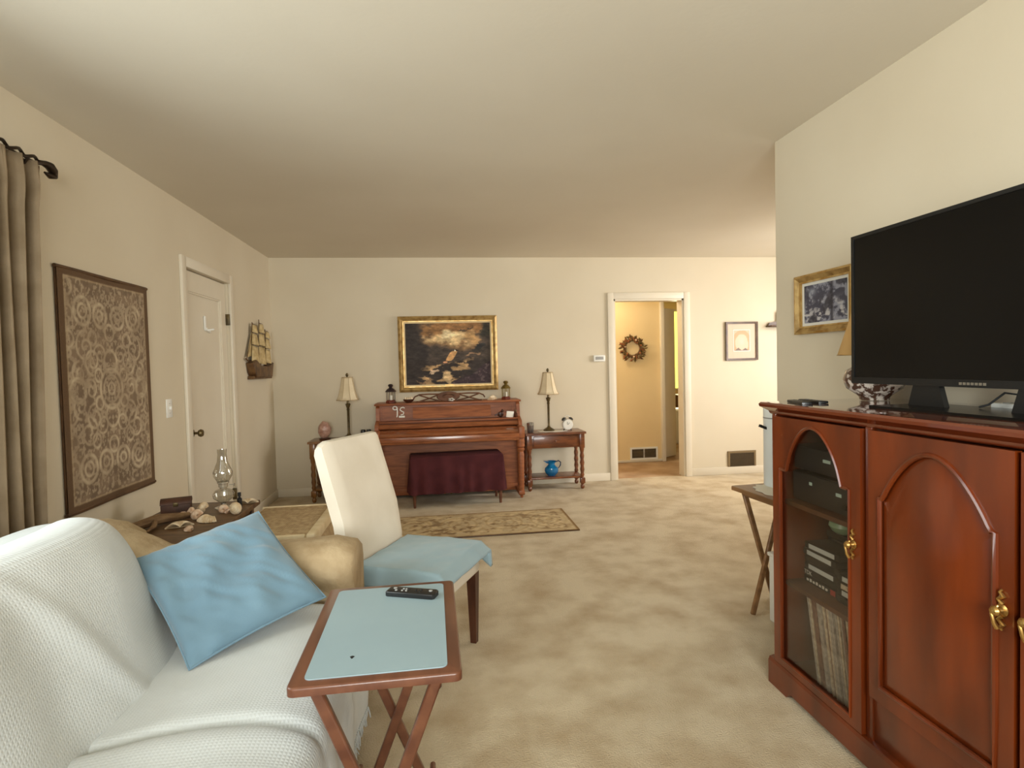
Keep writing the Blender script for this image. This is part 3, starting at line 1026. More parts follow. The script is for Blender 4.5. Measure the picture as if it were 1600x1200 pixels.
def cathedral(yc, hw, z0, zs, ztop, arch, n=22, ex=.42):
    """closed outline: rectangle with a bell arch on top; yc centre, hw half width, arch = half width of the arch"""
    pts = [(yc - hw, z0), (yc + hw, z0)]
    m = 5
    for k in range(m):
        pts.append((yc + hw, z0 + (zs - z0) * (k + 1) / m))
    for k in range(n + 1):
        a = k / n
        y = yc + hw - (2 * hw) * a
        t = abs(y - yc)
        if t >= arch:
            z = zs
        else:
            q = t / arch
            z = zs + (ztop - zs) * (.5 + .5 * math.cos(PI * q)) ** ex
        pts.append((y, z))
    for k in range(m):
        pts.append((yc - hw, zs - (zs - z0) * (k + 1) / m))
    return pts[:-1]


def frame_door(name, y0, y1, z0, z1, hw, zg0, zs, zt, arch, parent, n=22, ex=.42):
    """door leaf with a cathedral opening: returns its object and the opening outline"""
    yc = (y0 + y1) / 2
    inner = cathedral(yc, hw, zg0, zs, zt, arch, n, ex)
    outer = []
    for (a, b) in inner:
        # map each point of the opening outwards to the leaf's rectangle
        if b >= zs - 1e-6 and abs(a - yc) < hw - 1e-6:
            outer.append((yc + (a - yc) / hw * (y1 - yc), z1))
        else:
            sy = y1 if a > yc else y0
            f = (b - zg0) / (zs - zg0)
            outer.append((sy, z0 + (z1 - z0) * f if abs(f) > 1e-6 else z0))
    m = MB().ring(outer, inner, CF - .016, CF + .003, 'yz')
    return m.build(name, 'cherry', parent), inner


gd, gin = frame_door('glass_door', BAY + .016, CY1 - .026, .110, 1.074, .186, .140, .875, 1.05, .145, cab, 40, .32)
tag(gd, 'arched glass door framed in cherry wood')
yc = (BAY + .016 + CY1 - .026) / 2
MB().prism(gin, CF - .007, CF - .004, 'yz').build('glass_pane', 'glass_smoked', gd)
bead = MB().tube([(CF - .016, a, b) for a, b in gin], .006, 6, closed=True)
bead.build('bead', 'cherry', gd)


def shrink(poly, d, yc, zc):
    out = []
    n = len(poly)
    for i in range(n):
        p0, p1, p2 = Vector(poly[i - 1]), Vector(poly[i]), Vector(poly[(i + 1) % n])
        t = ((p2 - p1).normalized() + (p1 - p0).normalized())
        t = t.normalized() if t.length > 1e-6 else (p2 - p1).normalized()
        nrm = Vector((-t.y, t.x))
        out.append(tuple(p1 + nrm * d))
    return out


def pull(parent, y, z):
    h = MB()
    h.lathe([(0, 0), (.013, 0), (.015, .003), (.008, .006), (.006, .012), (.010, .018), (.012, .023), (.008, .029), (0, .031)], 14,
            mtx=Matrix.Translation((CF - .016, y, z)) @ Matrix.Rotation(-PI / 2, 4, 'Y'))
    for s in (1, -1):
        h.tube([(CF - .017, y, z + s * .014), (CF - .02, y + .008, z + s * .024), (CF - .02, y - .004, z + s * .034), (CF - .02, y + .004, z + s * .042), (CF - .018, y, z + s * .048)], [.006, .005, .006, .004, .003], 8)
    h.tube([(CF - .03, y, z + .012), (CF - .042, y + .004, z - .008), (CF - .04, y, z - .028), (CF - .034, y - .002, z - .04)], [.003, .0045, .005, .006], 8)
    return h.build('pull', 'brass', parent)


def panel_door(y0, y1, hy):
    yc = (y0 + y1) / 2
    hw = (y1 - y0) / 2 - .045
    d, inner = frame_door('panel_door', y0, y1, .255, 1.074, hw, .305, .875, 1.03, hw * .93, cab, 40)
    # raised field: sloping rim up to a flat face
    sh = cathedral(yc, hw - .03, .335, .845, 1.0, (hw - .03) * .93, 40)
    n = len(inner)
    vs = [(CF - .006, a, b) for a, b in inner] + [(CF - .016, a, b) for a, b in sh]
    fs = [(i, (i + 1) % n, n + (i + 1) % n, n + i) for i in range(n)] + [list(range(n, 2 * n))]
    MB().add(vs, fs).build('raised_panel', 'cherry', d, angle=20)
    MB().tube([(CF - .016, a, b) for a, b in inner], .0075, 8, closed=True).build('bead', 'cherry', d)
    pull(d, hy, .70)
    return d


panel_door(1.132, 1.578, 1.158)
panel_door(.672, 1.118, 1.092)
pull(gd, BAY + .045, .705)

# what stands behind the glass
def stereo(label, z, dy0, dy1, hgt, depth, lights):
    t = thing('stereo_unit', label, 'stereo', (CF + .06, 0, z), 0, 'stereo units behind the glass door')
    MB().box(0, depth, dy0, dy1, .008, hgt, .004).build('body', 'black_plastic', t)
    MB().box(-.006, 0, dy0 + .004, dy1 - .004, .012, hgt - .004, .002).build('front_panel', 'stereo_grey', t)
    for y, zz, s in lights:
        MB().box(-.008, -.005, y - s, y + s, zz - .006, zz + .006, .001).build('display', 'display', t)
    for k in range(4):
        MB().lathe([(0, 0), (.010, 0), (.009, .012), (0, .013)], 12, mtx=Matrix.Translation((-.006, dy0 + .04 + .03 * k, hgt * .35)) @ Matrix.Rotation(-PI / 2, 4, 'Y')).build('dial', 'black_matte', t)
    for y in (dy0 + .03, dy1 - .03):
        MB().box(.02, .05, y - .012, y + .012, 0, .009).build('foot', 'black_matte', t)
    return t


stereo('black stereo unit with two lit displays, lower of the pair behind the glass', .745, 1.63, 2.06, .12, .34, ((1.95, .085, .008), (1.80, .075, .014)))
stereo('black stereo unit resting on the other one, at the arch of the glass', .866, 1.65, 2.05, .10, .32, ((1.86, .06, .02),))


def vhs(loc, rz, label_mat, label, g, red=False, text=None):
    t = thing('video_tape', label, 'video tape', loc, rz, g)
    MB().box(0, .105, -.095, .095, 0, .025, .003).build('case', 'vhs_black', t)
    MB().box(-.001, .0005, -.07, .07, .004, .021).build('spine_label', label_mat, t)
    if red:
        MB().box(-.0018, 0, -.085, -.06, .003, .022).build('sticker', 'vhs_red', t)
    if text:
        fc = bpy.data.curves.new('lettering', 'FONT')
        fc.body = text
        fc.size = .022
        fc.extrude = .0003
        tmp = bpy.data.objects.new('lettering', fc)
        C.objects.link(tmp)
        dg = bpy.context.evaluated_depsgraph_get()
        me = bpy.data.meshes.new_from_object(tmp.evaluated_get(dg))
        bpy.data.objects.remove(tmp)
        me.materials.clear()
        me.materials.append(MATS['card_white'])
        o = bpy.data.objects.new('lettering', me)
        C.objects.link(o)
        o.parent = t
        o.matrix_local = Matrix(((0, 0, -1, -.0022), (-1, 0, 0, .088), (0, 1, 0, .0045), (0, 0, 0, 1)))
    return t


g = 'video tapes stacked behind the glass door'
zs = .426
spec = [('vhs_black', 'lowest video tape of the taller stack, with white lettering on its spine', True, None),
        ('vhs_black', 'video tape lettered TDK in the taller stack', False, 'TDK'),
        ('vhs_label', 'white-spined video tape just above the lettered one', False, None),
        ('vhs_black', 'black-spined video tape in the middle of the taller stack', False, None),
        ('vhs_label', 'video tape with white spine, second from the top of the taller stack', False, None),
        ('vhs_label', 'topmost video tape of the taller stack, white-spined', False, None)]
for k, (lm, lb, red, tx) in enumerate(spec):
    t = vhs((CF + .10 + .004 * (k % 2), 1.967 + .006 * math.sin(k * 2), zs + .0262 * k), .03 * math.sin(k * 3), lm, lb, g, red, tx)
    if k == 0:
        for q in range(7):
            MB().box(-.0022, 0, .075 - .018 * q - .011, .075 - .018 * q, .008, .016 + .003 * (q % 2)).build('lettering', 'card_white', t)
spec2 = [('vhs_black', 'lowest video tape of the shorter stack'), ('vhs_label', 'second lowest video tape of the shorter stack, white-spined'),
         ('lp_cream', 'cream-spined video tape in the shorter stack'), ('vhs_label', 'topmost video tape of the shorter stack')]
for k, (lm, lb) in enumerate(spec2):
    vhs((CF + .085 + .004 * (k % 2), 1.768 - .003 * k, zs + .0262 * k), -.03 + .02 * k, lm, lb, g)
bx_ = thing('wooden_box', 'small dark box behind the video tapes, carrying the green dish', 'box', (CF + .21, 2.004, .4255))
MB().box(0, .11, -.07, .07, 0, .165, .004).build('body', 'black_matte', bx_)
MB().box(-.002, .114, -.074, .074, .165, .188, .004).build('lid', 'black_matte', bx_)
gdish = MB().lathe([(0, 0), (.035, 0), (.05, .01), (.062, .03), (.058, .045), (.045, .05), (.03, .045), (.02, .028), (0, .024)], 24)
gdish = gdish.build('ceramic_dish', 'green_ceramic', loc=(CF + .245, 2.012, .6140))
tag(gdish, 'pale green rounded ceramic dish on a dark box behind the glass', 'dish')
lpm = ['lp_cream', 'lp_brown', 'lp_grey', 'lp_cream', 'lp_grey', 'lp_brown']
rng = random.Random(11)
tilt = math.radians(11)
rec0 = {}
for k in range(24):
    mname = lpm[rng.randrange(6)]
    if mname not in rec0:
        me = MB().box(0, .30, -.0045, .0045, 0, .315, .001, 1).build('record_sleeve', mname)
        rec0[mname] = me.data
        o = me
    else:
        o = bpy.data.objects.new('record_sleeve', rec0[mname])
        C.objects.link(o)
    yb = 1.672 + .0112 * k
    o.location = (CF + .055 + rng.uniform(0, .012), yb, .0892)
    o.rotation_euler = (-tilt * (.9 + .012 * (k - 12)), 0, 0)
    tag(o, {'lp_cream': 'thin cream-edged', 'lp_brown': 'thin brown-edged', 'lp_grey': 'thin grey-edged'}[mname] + ' record sleeve in the leaning row behind the glass door', 'record', 'record sleeves behind the glass door')

# ================================================================== TELEVISION and things on the cabinet
CT = 1.127
tvx = 1.515
tv = thing('television', 'large black flat-screen television standing on the cherry cabinet', 'television', (tvx, 1.452, CT))
TW, TZ0, TZ1 = .485, .072, .605
MB().box(0, .028, -TW, TW, TZ0, TZ1, .005).build('housing', 'black_plastic', tv)
MB().box(.026, .06, -TW * .8, TW * .8, TZ0 + .03, TZ0 + .36, .012).build('rear_bulge', 'black_matte', tv)
MB().box(-.0012, .001, -TW + .012, TW - .012, TZ0 + .022, TZ1 - .012).build('screen', 'black_screen', tv)
MB().ring([(-TW, TZ0), (TW, TZ0), (TW, TZ1), (-TW, TZ1)], [(-TW + .012, TZ0 + .022), (TW - .012, TZ0 + .022), (TW - .012, TZ1 - .012), (-TW + .012, TZ1 - .012)], -.004, .003, 'yz').build('bezel', 'black_plastic', tv)
for k in range(7):
    MB().box(-.0048, -.0038, .045 - .0125 * k - .009, .045 - .0125 * k, TZ0 + .007, TZ0 + .0145).build('logo_letter', 'steel', tv)
for s in (.17, -.17):
    MB().prism([(-s - .07, .0), (-s + .07, .0), (-s + .045, TZ0 + .012), (-s - .045, TZ0 + .012)], .004, .022, 'yz').build('foot', 'black_plastic', tv)
MB().prism([(-.11, -.27), (.10, -.27), (.12, -.22), (.12, .22), (.10, .27), (-.11, .27)], 0, .008, 'xy').build('base_plate', 'black_screen', tv)

for k, (dx, y, rz, lb) in enumerate(((1.335, 1.985, 1.35, 'black slim remote control near the far end of the cabinet top'), (1.40, 2.0, 1.48, 'second black remote control lying behind the front one on the cabinet top'))):
    t = thing('remote_control', lb, 'remote', (dx, y, CT + .0005), rz, 'remotes on the cabinet')
    MB().prism([(-.07, -.018), (.07, -.018), (.075, 0), (.07, .018), (-.07, .018), (-.075, 0)], 0, .009, 'xy', bev=.003).build('body', 'black_plastic', t)
    for q in range(6):
        MB().lathe([(.0035, 0), (.0035, .0015)], 8, cx=-.05 + .02 * q, cy=0, cz=.0085).build('button', 'stereo_grey', t)

lp = thing('table_lamp', 'floral round jar lamp with tan cone shade half behind the television', 'lamp', (1.672, 2.02, CT + .0005))
MB().lathe([(.05, 0), (.052, .012), (.06, .02), (.095, .045), (.108, .08), (.098, .115), (.06, .138), (.035, .145), (.035, .155), (.03, .16), (0, .162)], 32).build('jar', 'floral', lp)
MB().lathe([(.012, .158), (.010, .21), (.018, .215), (.018, .24)], 12).build('neck', 'brass', lp)
ls = MB().lathe([(.125, .175), (.05, .42)], 40, cap=False).build('shade', 'shade_tan', lp)
md = ls.modifiers.new('thickness', 'SOLIDIFY'); md.thickness = .002
MB().tube([(.125 * math.cos(a), .125 * math.sin(a), .175) for a in [2 * PI * k / 40 for k in range(40)]], .002, 6, closed=True).build('shade_rim', 'gold', lp)
cb = MB().tube([(1.63, 1.40, CT + .006), (1.62, 1.41, CT + .05), (1.60, 1.44, CT + .055), (1.58, 1.47, CT + .02), (1.57, 1.49, CT + .012)], .003, 6)
tag(cb.build('power_cable', 'black_matte'), 'thin black cable curling behind the television base', 'cable')
sk = thing('power_strip', 'small white connector strip lying behind the television base', 'connector', (1.66, 1.45, CT + .0005))
MB().box(-.02, .02, -.07, .07, 0, .02, .003).build('body', 'white_plastic', sk)
for q in range(3):
    MB().box(-.012, .012, -.05 + .035 * q, -.03 + .035 * q, .019, .0225, .001).build('socket', 'grey_button', sk)

# ================================================================== LEFT WALL: curtain, tapestry, switch, ship
RX, RZ = -1.575, 2.165
rod = thing('curtain_rod', 'dark twisted iron curtain rod above the window', 'curtain rod', (0, 0, 0))
for ph in (0, PI):
    pts = []
    for k in range(160):
        y = .12 + 2.47 * k / 159
        a = (y - 2.59) * 2 * PI / .17 + ph
        pts.append((RX + .011 * math.cos(a), y, RZ + .011 * math.sin(a)))
    MB().tube(pts, .0065, 7).build('strand', 'iron', rod)
for y0, sg in ((2.59, 1), (.12, -1)):
    MB().tube([(RX, y0 - sg * .02, RZ), (RX, y0 + sg * .02, RZ + .004), (RX, y0 + sg * .045, RZ + .004), (RX, y0 + sg * .065, RZ - .01), (RX, y0 + sg * .07, RZ - .03), (RX, y0 + sg * .045, RZ - .036), (RX, y0 + sg * .01, RZ - .032)],
              [.008, .014, .018, .018, .013, .012, .004], 10).build('finial', 'iron', rod)
for y in (2.50, .22):
    MB().tube([(XL, y, RZ - .03), (RX - .01, y, RZ - .028), (RX, y, RZ - .012)], .006, 8).box(XL, XL + .006, y - .02, y + .02, RZ - .07, RZ + .01, .002).build('bracket', 'iron', rod)


def curtain(label, y0t, y1t, y0b, y1b, folds, seed):
    nu, nv = 110, 44
    vs = []
    for j in range(nv):
        v = j / (nv - 1)
        z = .02 + (RZ - .012 - .02) * v
        for i in range(nu):
            u = i / (nu - 1)
            ya, yb = y0b + (y0t - y0b) * v, y1b + (y1t - y1b) * v
            if v > .9:
                yb += .035 * sm((v - .9) / .09)
            amp = .034 * (1 - .55 * sm((v - .93) / .07))
            ph = u * folds * 2 * PI + .5 * math.sin(u * 5 + seed) + .35 * math.sin(v * 3 + u * 8)
            x = RX + amp * math.sin(ph) + .006 * math.sin(ph * 2.3 + v * 4)
            vs.append((x, ya + (yb - ya) * u + .008 * math.cos(ph), z))
    fs = [(j * nu + i, j * nu + i + 1, (j + 1) * nu + i + 1, (j + 1) * nu + i) for j in range(nv - 1) for i in range(nu - 1)]
    o = MB().add(vs, fs).build('curtain', 'curtain_fabric', angle=80)
    md = o.modifiers.new('thickness', 'SOLIDIFY'); md.thickness = .003
    return tag(o, label, 'curtain', 'curtain panels at the window')


curtain('taupe curtain panel hanging at the window beside the tapestry', 2.17, 2.545, 2.16, 2.475, 5, 1)
curtain('taupe curtain panel at the near end of the window, beside the rear wall', .15, .42, .17, .45, 4, 3)


def tapestry_fn(u, v):
    """mirrored scrollwork medallion in pale thread on brown"""
    x = np.abs(u - .5) * .785 / 1.13          # 0 centre .. edge, in units of height
    y = v
    n = vnoise(u * 16, v * 22, 5, 4)
    nf = vnoise(np.abs(u - .5) * 60, v * 70, 9, 3)
    line = np.zeros_like(u)

    def circ(cx, cy, r, wd, k=1.0):
        nonlocal line
        d = np.abs(np.hypot(x - cx, y - cy) - r)
        line = np.maximum(line, k * (1 - sstep(wd * .5, wd * 1.6, d)))

    def arc(cx, cy, r0, turns, a0, wd, sg=1):
        """spiral scroll"""
        nonlocal line
        for k in range(70):
            t = k / 69
            a = a0 + sg * t * turns * 2 * PI
            r = r0 * (1 - .8 * t)
            d = np.hypot(x - (cx + r * np.cos(a)), y - (cy + r * np.sin(a)))
            line = np.maximum(line, .95 * (1 - sstep(wd * .5, wd * 1.3, d)))
    circ(0, .50, .088, .008); circ(0, .50, .06, .006); circ(0, .50, .026, .006)
    circ(0, .38, .05, .007); circ(0, .62, .05, .007)
    for cy, s in ((.82, 1), (.18, -1)):
        circ(.07, cy, .05, .008); circ(.20, cy + .01 * s, .058, .008); circ(.20, cy + .01 * s, .03, .006); circ(.07, cy, .022, .006)
        circ(.135, cy - .10 * s, .03, .006); circ(0, cy - .07 * s, .035, .006)
        arc(.19, cy - .14 * s, .07, 1.4, PI / 2, .007, -s)
        arc(.08, cy - .17 * s, .05, 1.3, 0, .006, s)
    for cy, s in ((.62, 1), (.38, -1)):
        arc(.14, cy, .06, 1.5, -PI / 2 * s, .007, s)
        arc(.24, cy - .05 * s, .05, 1.3, PI / 2 * s, .007, -s)
        circ(.10, cy - .06 * s, .028, .006)
    arc(.16, .50, .05, 1.4, 0, .006, 1)
    circ(.25, .50, .05, .007)
    for k in range(9):
        circ(.30, .08 + k * .105, .034, .006, .8)
        circ(.30, .13 + k * .105, .012, .007, .8)
    leaf = sstep(.54, .66, nf) * .75
    line = np.maximum(line * (.55 + .8 * n), leaf)
    c = np.zeros(u.shape + (3,))
    c[:] = (116, 96, 75)
    c = rgbmix(c, (134, 113, 90), sstep(.35, .7, n))
    c = rgbmix(c, (196, 178, 148), line * .72)
    c = rgbmix(c, (140, 118, 92), sstep(.5, .8, vnoise(u * 5, v * 7, 31, 3)) * .35)
    e = np.minimum(np.minimum(u, 1 - u) * .785, np.minimum(v, 1 - v) * 1.13)
    border = 1 - sstep(.036, .042, e)
    c = rgbmix(c, (98, 74, 50), border)
    c = rgbmix(c, (170, 148, 114), (sstep(.040, .043, e) - sstep(.048, .051, e)) * .7)
    return c


tap = thing('tapestry', 'brown and beige scrollwork tapestry hanging on the left wall', 'tapestry', (0, 0, 0))
picture('woven_face', 'tapestry_weave', tap, 0, 1, 0, 1, tapestry_fn, 190, 270,
        lambda a, b: (XL + .016 + .003 * math.sin(a * 9), 2.775 + .787 * a, .662 + 1.132 * b))
MB().box(XL + .002, XL + .012, 2.775, 3.562, .662, 1.794, .002).build('backing', 'dark_frame', tap)
for z in (.672, 1.786):
    MB().tube([(XL + .012, 2.768, z), (XL + .012, 3.569, z)], .009, 10).build('hanging_rod', 'dark_frame', tap)

sw = thing('light_switch', 'white light switch plate on the left wall beside the door', 'switch', (XL, 3.81, 1.08))
MB().box(0, .006, -.038, .038, -.058, .058, .003).build('plate', 'white_plastic', sw)
MB().box(.005, .018, -.005, .005, -.008, .012, .002).build('toggle', 'white_plastic', sw)
for z in (-.03, .03):
    MB().lathe([(.003, 0), (.003, .001)], 8, mtx=Matrix.Translation((.006, 0, z)) @ Matrix.Rotation(PI / 2, 4, 'Y')).build('screw', 'steel', sw)

# the relief of a sailing ship, standing off the wall
sh = thing('ship_sculpture', 'gold and brown metal sailing ship hung on the wall beside the door', 'wall decoration', (XL, 5.58, 1.24))
hull = [(-.30, .13), (-.27, .05), (-.22, .0), (.27, .0), (.31, .10), (.33, .14), (.15, .10), (-.05, .11), (-.2, .16)]
MB().prism(hull, .006, .07, 'yz', bev=.012).build('hull', 'ship_hull', sh)
MB().prism([(-.26, .015), (.29, .015), (.30, -.015), (-.27, -.012)], .004, .055, 'yz').build('keel', 'ship_hull', sh)
MB().tube([(.02, -.24, .14), (.02, -.36, .17)], .006, 8).build('bowsprit', 'ship_hull', sh)
for y, z1 in ((-.14, .50), (.06, .54), (.24, .46)):
    MB().tube([(.02, y, .10), (.02, y, z1)], [.008, .004], 8).build('mast', 'ship_hull', sh)
k_ = 0
for y, zz, wd in ((-.14, ((.14, .29), (.30, .40), (.41, .48)), .19), (.06, ((.13, .29), (.30, .41), (.42, .50)), .20), (.24, ((.14, .27), (.28, .37), (.38, .44)), .15)):
    for lv, (z0, z1) in enumerate(zz):
        ww = wd * (1 - .22 * lv)
        def sail(u, v, y=y, z0=z0, z1=z1, ww=ww):
            w2 = ww * (1 - .18 * v)
            return (.035 + .035 * math.sin(PI * u) * (1 - .5 * v), y + (u - .5) * w2 + .012 * v, z0 + (z1 - z0) * v - .012 * math.sin(PI * u))
        o = MB().grid(sail, 10, 8).build('sail', 'ship_sail', sh, angle=80)
        md = o.modifiers.new('thickness', 'SOLIDIFY'); md.thickness = .003
        MB().tube([(.034, y - ww * .42, z1 + .003), (.034, y + ww * .42, z1 + .003)], .003, 6).build('yard', 'ship_hull', sh)
MB().tube([(.025, -.34, .165), (.025, -.20, .36), (.025, -.14, .49)], .004, 6).build('rigging', 'ship_hull', sh)
MB().prism([(-.33, .18), (-.16, .44), (-.17, .20)], .022, .026, 'yz').build('jib_sail', 'ship_sail', sh)

# ================================================================== BACK WALL
def moulded_frame(parent, pl_put, x0, x1, z0, z1, steps, m, names):
    """nested mitred steps: (width, height) pairs from the outer edge inwards"""
    a = 0.0
    for (wd, d0, d1), mm, nm in zip(steps, m, names):
        o_ = [(x0 + a, z0 + a), (x1 - a, z0 + a), (x1 - a, z1 - a), (x0 + a, z1 - a)]
        a += wd
        i_ = [(x0 + a, z0 + a), (x1 - a, z0 + a), (x1 - a, z1 - a), (x0 + a, z1 - a)]
        vs = [pl_put(p[0], p[1], 0) for p in o_] + [pl_put(p[0], p[1], 0) for p in i_] + [pl_put(p[0], p[1], d0) for p in o_] + [pl_put(p[0], p[1], d1) for p in i_]
        fs = []
        for i in range(4):
            j = (i + 1) % 4
            fs += [(i, j, 4 + j, 4 + i), (8 + i, 12 + i, 12 + j, 8 + j), (i, 8 + i, 8 + j, j), (4 + i, 4 + j, 12 + j, 12 + i)]
        MB().add(vs, fs).build(nm, mm, parent, angle=20)
    return a


def seascape_fn(u, v):
    w_ = vnoise(u * 5, v * 5, 12, 5, .6) - .5
    w2 = vnoise(u * 5 + 3, v * 5 + 7, 14, 5, .6) - .5
    uu, vv = u + w_ * .20, v + w2 * .18
    g = lambda cx, cy, rx, ry: np.exp(-(((uu - cx) / rx) ** 2 + ((vv - cy) / ry) ** 2))
    c = np.zeros(u.shape + (3,))
    c[:] = (62, 54, 48)
    c = rgbmix(c, (84, 72, 62), vnoise(u * 7, v * 9, 3, 5))
    # torn storm sky
    c = rgbmix(c, (146, 106, 66), sstep(.15, .55, g(.58, .90, .40, .16)))
    c = rgbmix(c, (150, 114, 76), sstep(.2, .7, g(.56, .72, .36, .16)) * .8)
    c = rgbmix(c, (212, 182, 134), sstep(.25, .7, g(.52, .75, .27, .13)))
    c = rgbmix(c, (226, 204, 160), sstep(.45, .9, g(.50, .78, .17, .09)))
    c = rgbmix(c, (188, 148, 98), sstep(.3, .8, g(.80, .72, .14, .08)) * .8)
    c = rgbmix(c, (120, 82, 48), sstep(.55, .8, vnoise(u * 4, v * 10, 21, 4)) * sstep(.82, .97, v) * .8)
    c = rgbmix(c, (58, 52, 46), sstep(.35, .7, g(.72, .86, .06, .03)) * .8)
    c = rgbmix(c, (50, 48, 46), sstep(.3, .65, g(.85, .60, .11, .075)))
    c = rgbmix(c, (60, 56, 46), sstep(.3, .7, g(.98, .88, .10, .14)))
    c = rgbmix(c, (48, 42, 40), sstep(.35, .7, g(.08, .55, .22, .6)) * .8)
    # sea
    sea = 1 - sstep(.33, .42, v + .14 * w_)
    c = rgbmix(c, (52, 44, 40), sea * .9)
    foam = sstep(.50, .66, vnoise(u * 7 + v * 4, v * 13 - u * 2, 41, 5, .6))
    c = rgbmix(c, (188, 152, 106), foam * sea * (1 - sstep(.18, .36, np.abs(u - .46 - .35 * (v - .2)))) * .95)
    c = rgbmix(c, (212, 180, 132), sstep(.4, .8, g(.50, .10, .075, .16)) * .9)
    c = rgbmix(c, (208, 178, 146), sstep(.4, .75, g(.33, .23, .065, .035)) * .9)
    c = rgbmix(c, (150, 118, 84), sstep(.4, .8, g(.26, .09, .14, .03)) * .8)
    c = rgbmix(c, (176, 138, 104), sstep(.4, .8, g(.76, .46, .11, .04)) * .85)
    hill = sstep(0, .04, (u - .50) * .78 + w_ * .10 - v)
    c = rgbmix(c, (60, 46, 50), hill * .95)
    c = rgbmix(c, (112, 96, 92), hill * sstep(.62, .82, vnoise(u * 20, v * 20, 8, 4)) * .6)
    # ship heeling in the waves
    sx, sy = u - .535, v - .46
    sail_ = np.exp(-(((sx - .45 * sy) / .045) ** 4 + (sy / .085) ** 4))
    c = rgbmix(c, (208, 160, 106), sstep(.3, .6, sail_))
    c = rgbmix(c, (204, 148, 108), sstep(.4, .7, np.exp(-(((u - .46) / .035) ** 2 + ((v - .36) / .022) ** 2))))
    c = rgbmix(c, (236, 220, 188), sstep(.4, .7, np.exp(-(((u - .578) / .011) ** 2 + ((v - .55) / .02) ** 2))))
    for bx, by, rx, ry in ((.51, .315, .07, .02), (.62, .28, .06, .025), (.66, .36, .06, .018), (.55, .575, .035, .018)):
        c = rgbmix(c, (44, 34, 30), sstep(.4, .7, np.exp(-(((uu - bx) / rx) ** 2 + ((vv - by) / ry) ** 2))) * .9)
    return c * (.78 + .5 * vnoise(u * 16 + v * 5, v * 26, 77, 4, .65))[..., None]


pt = thing('framed_painting', 'gold-framed painting of a stormy sea above the piano', 'painting', (0, YB, 0))
PX0, PX1, PZ0, PZ1 = -.404, .632, 1.038, 1.828
put_b = lambda a, b, d: (a, -.006 - d, b)
moulded_frame(pt, put_b, PX0, PX1, PZ0, PZ1, [(.022, .020, .035), (.026, .030, .018), (.012, .026, .026), (.014, .012, .010)], ['gold', 'gold', 'gold_bright', 'liner'], ['outer_moulding', 'hollow_moulding', 'inner_moulding', 'liner'])
a = .072
picture('canvas', 'seascape', pt, PX0 + a, PX1 - a, PZ0 + a, PZ1 - a, seascape_fn, 200, 150, lambda p, q: (p, -.010, q))
MB().box(PX0 + .01, PX1 - .01, -.006, 0, PZ0 + .01, PZ1 - .01).build('backing', 'dark_frame', pt)
MB().box(.07, .16, -.026, -.018, PZ0 + .060, PZ0 + .072).build('name_plate', 'gold_bright', pt)


def mountain_fn(u, v):
    c = np.zeros(u.shape + (3,))
    c[:] = (224, 186, 158)
    n = vnoise(u * 6, v * 6, 4, 4) - .5
    r = np.hypot((u - .5) / .50, (v - .36) / .55) + n * .1
    c = rgbmix(c, (200, 156, 118), (sstep(.74, .86, r) - sstep(1.12, 1.22, r)))
    c = rgbmix(c, (216, 176, 148), sstep(1.15, 1.25, r))
    c = rgbmix(c, (226, 188, 170), np.exp(-(((u - .5) / .18) ** 2 + ((v - .45) / .2) ** 2)))
    for cx in (.30, .72):
        c = rgbmix(c, (120, 104, 92), sstep(0, .03, .17 - v - np.abs(u - cx) * .62 + n * .03) * (v > .015))
    return c


sp_ = thing('framed_print', 'small brown-framed print of an arched tree on the back wall', 'picture', (0, YB, 0))
moulded_frame(sp_, put_b, 3.21, 3.592, 1.285, 1.717, [(.022, .016, .012)], ['dark_frame'], ['frame'])
MB().box(3.222, 3.58, -.008, 0, 1.297, 1.705).build('mat_board', 'mat_board', sp_)
MB().ring([(3.300, 1.385), (3.502, 1.385), (3.502, 1.63), (3.300, 1.63)], [(3.308, 1.393), (3.494, 1.393), (3.494, 1.622), (3.308, 1.622)], -.0095, -.008, 'xz').build('mat_edge', 'mat_white', sp_)
picture('print', 'print_mountain', sp_, 3.304, 3.498, 1.389, 1.626, mountain_fn, 60, 70, lambda p, q: (p, -.0085, q))

th = thing('thermostat', 'small white thermostat on the back wall left of the doorway', 'thermostat', (1.745, YB, 1.345))
MB().box(-.065, .065, -.028, 0, -.035, .035, .008, 3).build('housing', 'white_plastic', th)
MB().box(-.045, .045, -.0295, -.027, -.014, .018, .002).build('display', 'grey_button', th)


def vent(name, label, x0, x1, z0, z1, y, m, cols):
    t = thing(name, label, 'vent', (0, y, 0))
    MB().box(x0 + .006, x1 - .006, -.004, 0, z0 + .006, z1 - .006).build('back_plate', 'vent_void', t)
    f = .022
    MB().ring([(x0, z0), (x1, z0), (x1, z1), (x0, z1)], [(x0 + f, z0 + f), (x1 - f, z0 + f), (x1 - f, z1 - f), (x0 + f, z1 - f)], -.014, 0, 'xz').build('frame', m, t)
    wd = (x1 - x0 - 2 * f) / cols
    for c_ in range(1, cols):
        xx = x0 + f + wd * c_
        MB().box(xx - .008, xx + .008, -.012, -.003, z0 + f, z1 - f).build('divider', m, t)
    n = int((z1 - z0 - 2 * f) / .013)
    for k in range(n):
        z = z0 + f + (k + .5) * (z1 - z0 - 2 * f) / n
        MB().bar((x0 + f, -.007, z), (x1 - f, -.007, z), .010, .007, 0, None).build('louver', 'wire_brown' if cols == 2 else 'vent_louver', t)
    return t


vent('wall_vent', 'brown metal air vent low on the back wall', 3.222, 3.556, .063, .26, YB, 'vent_dark', 1)
vent('wall_vent', 'white-framed double air vent low on the hall wall', 2.43, 2.80, .03, .19, 7.13, 'white_plastic', 2)

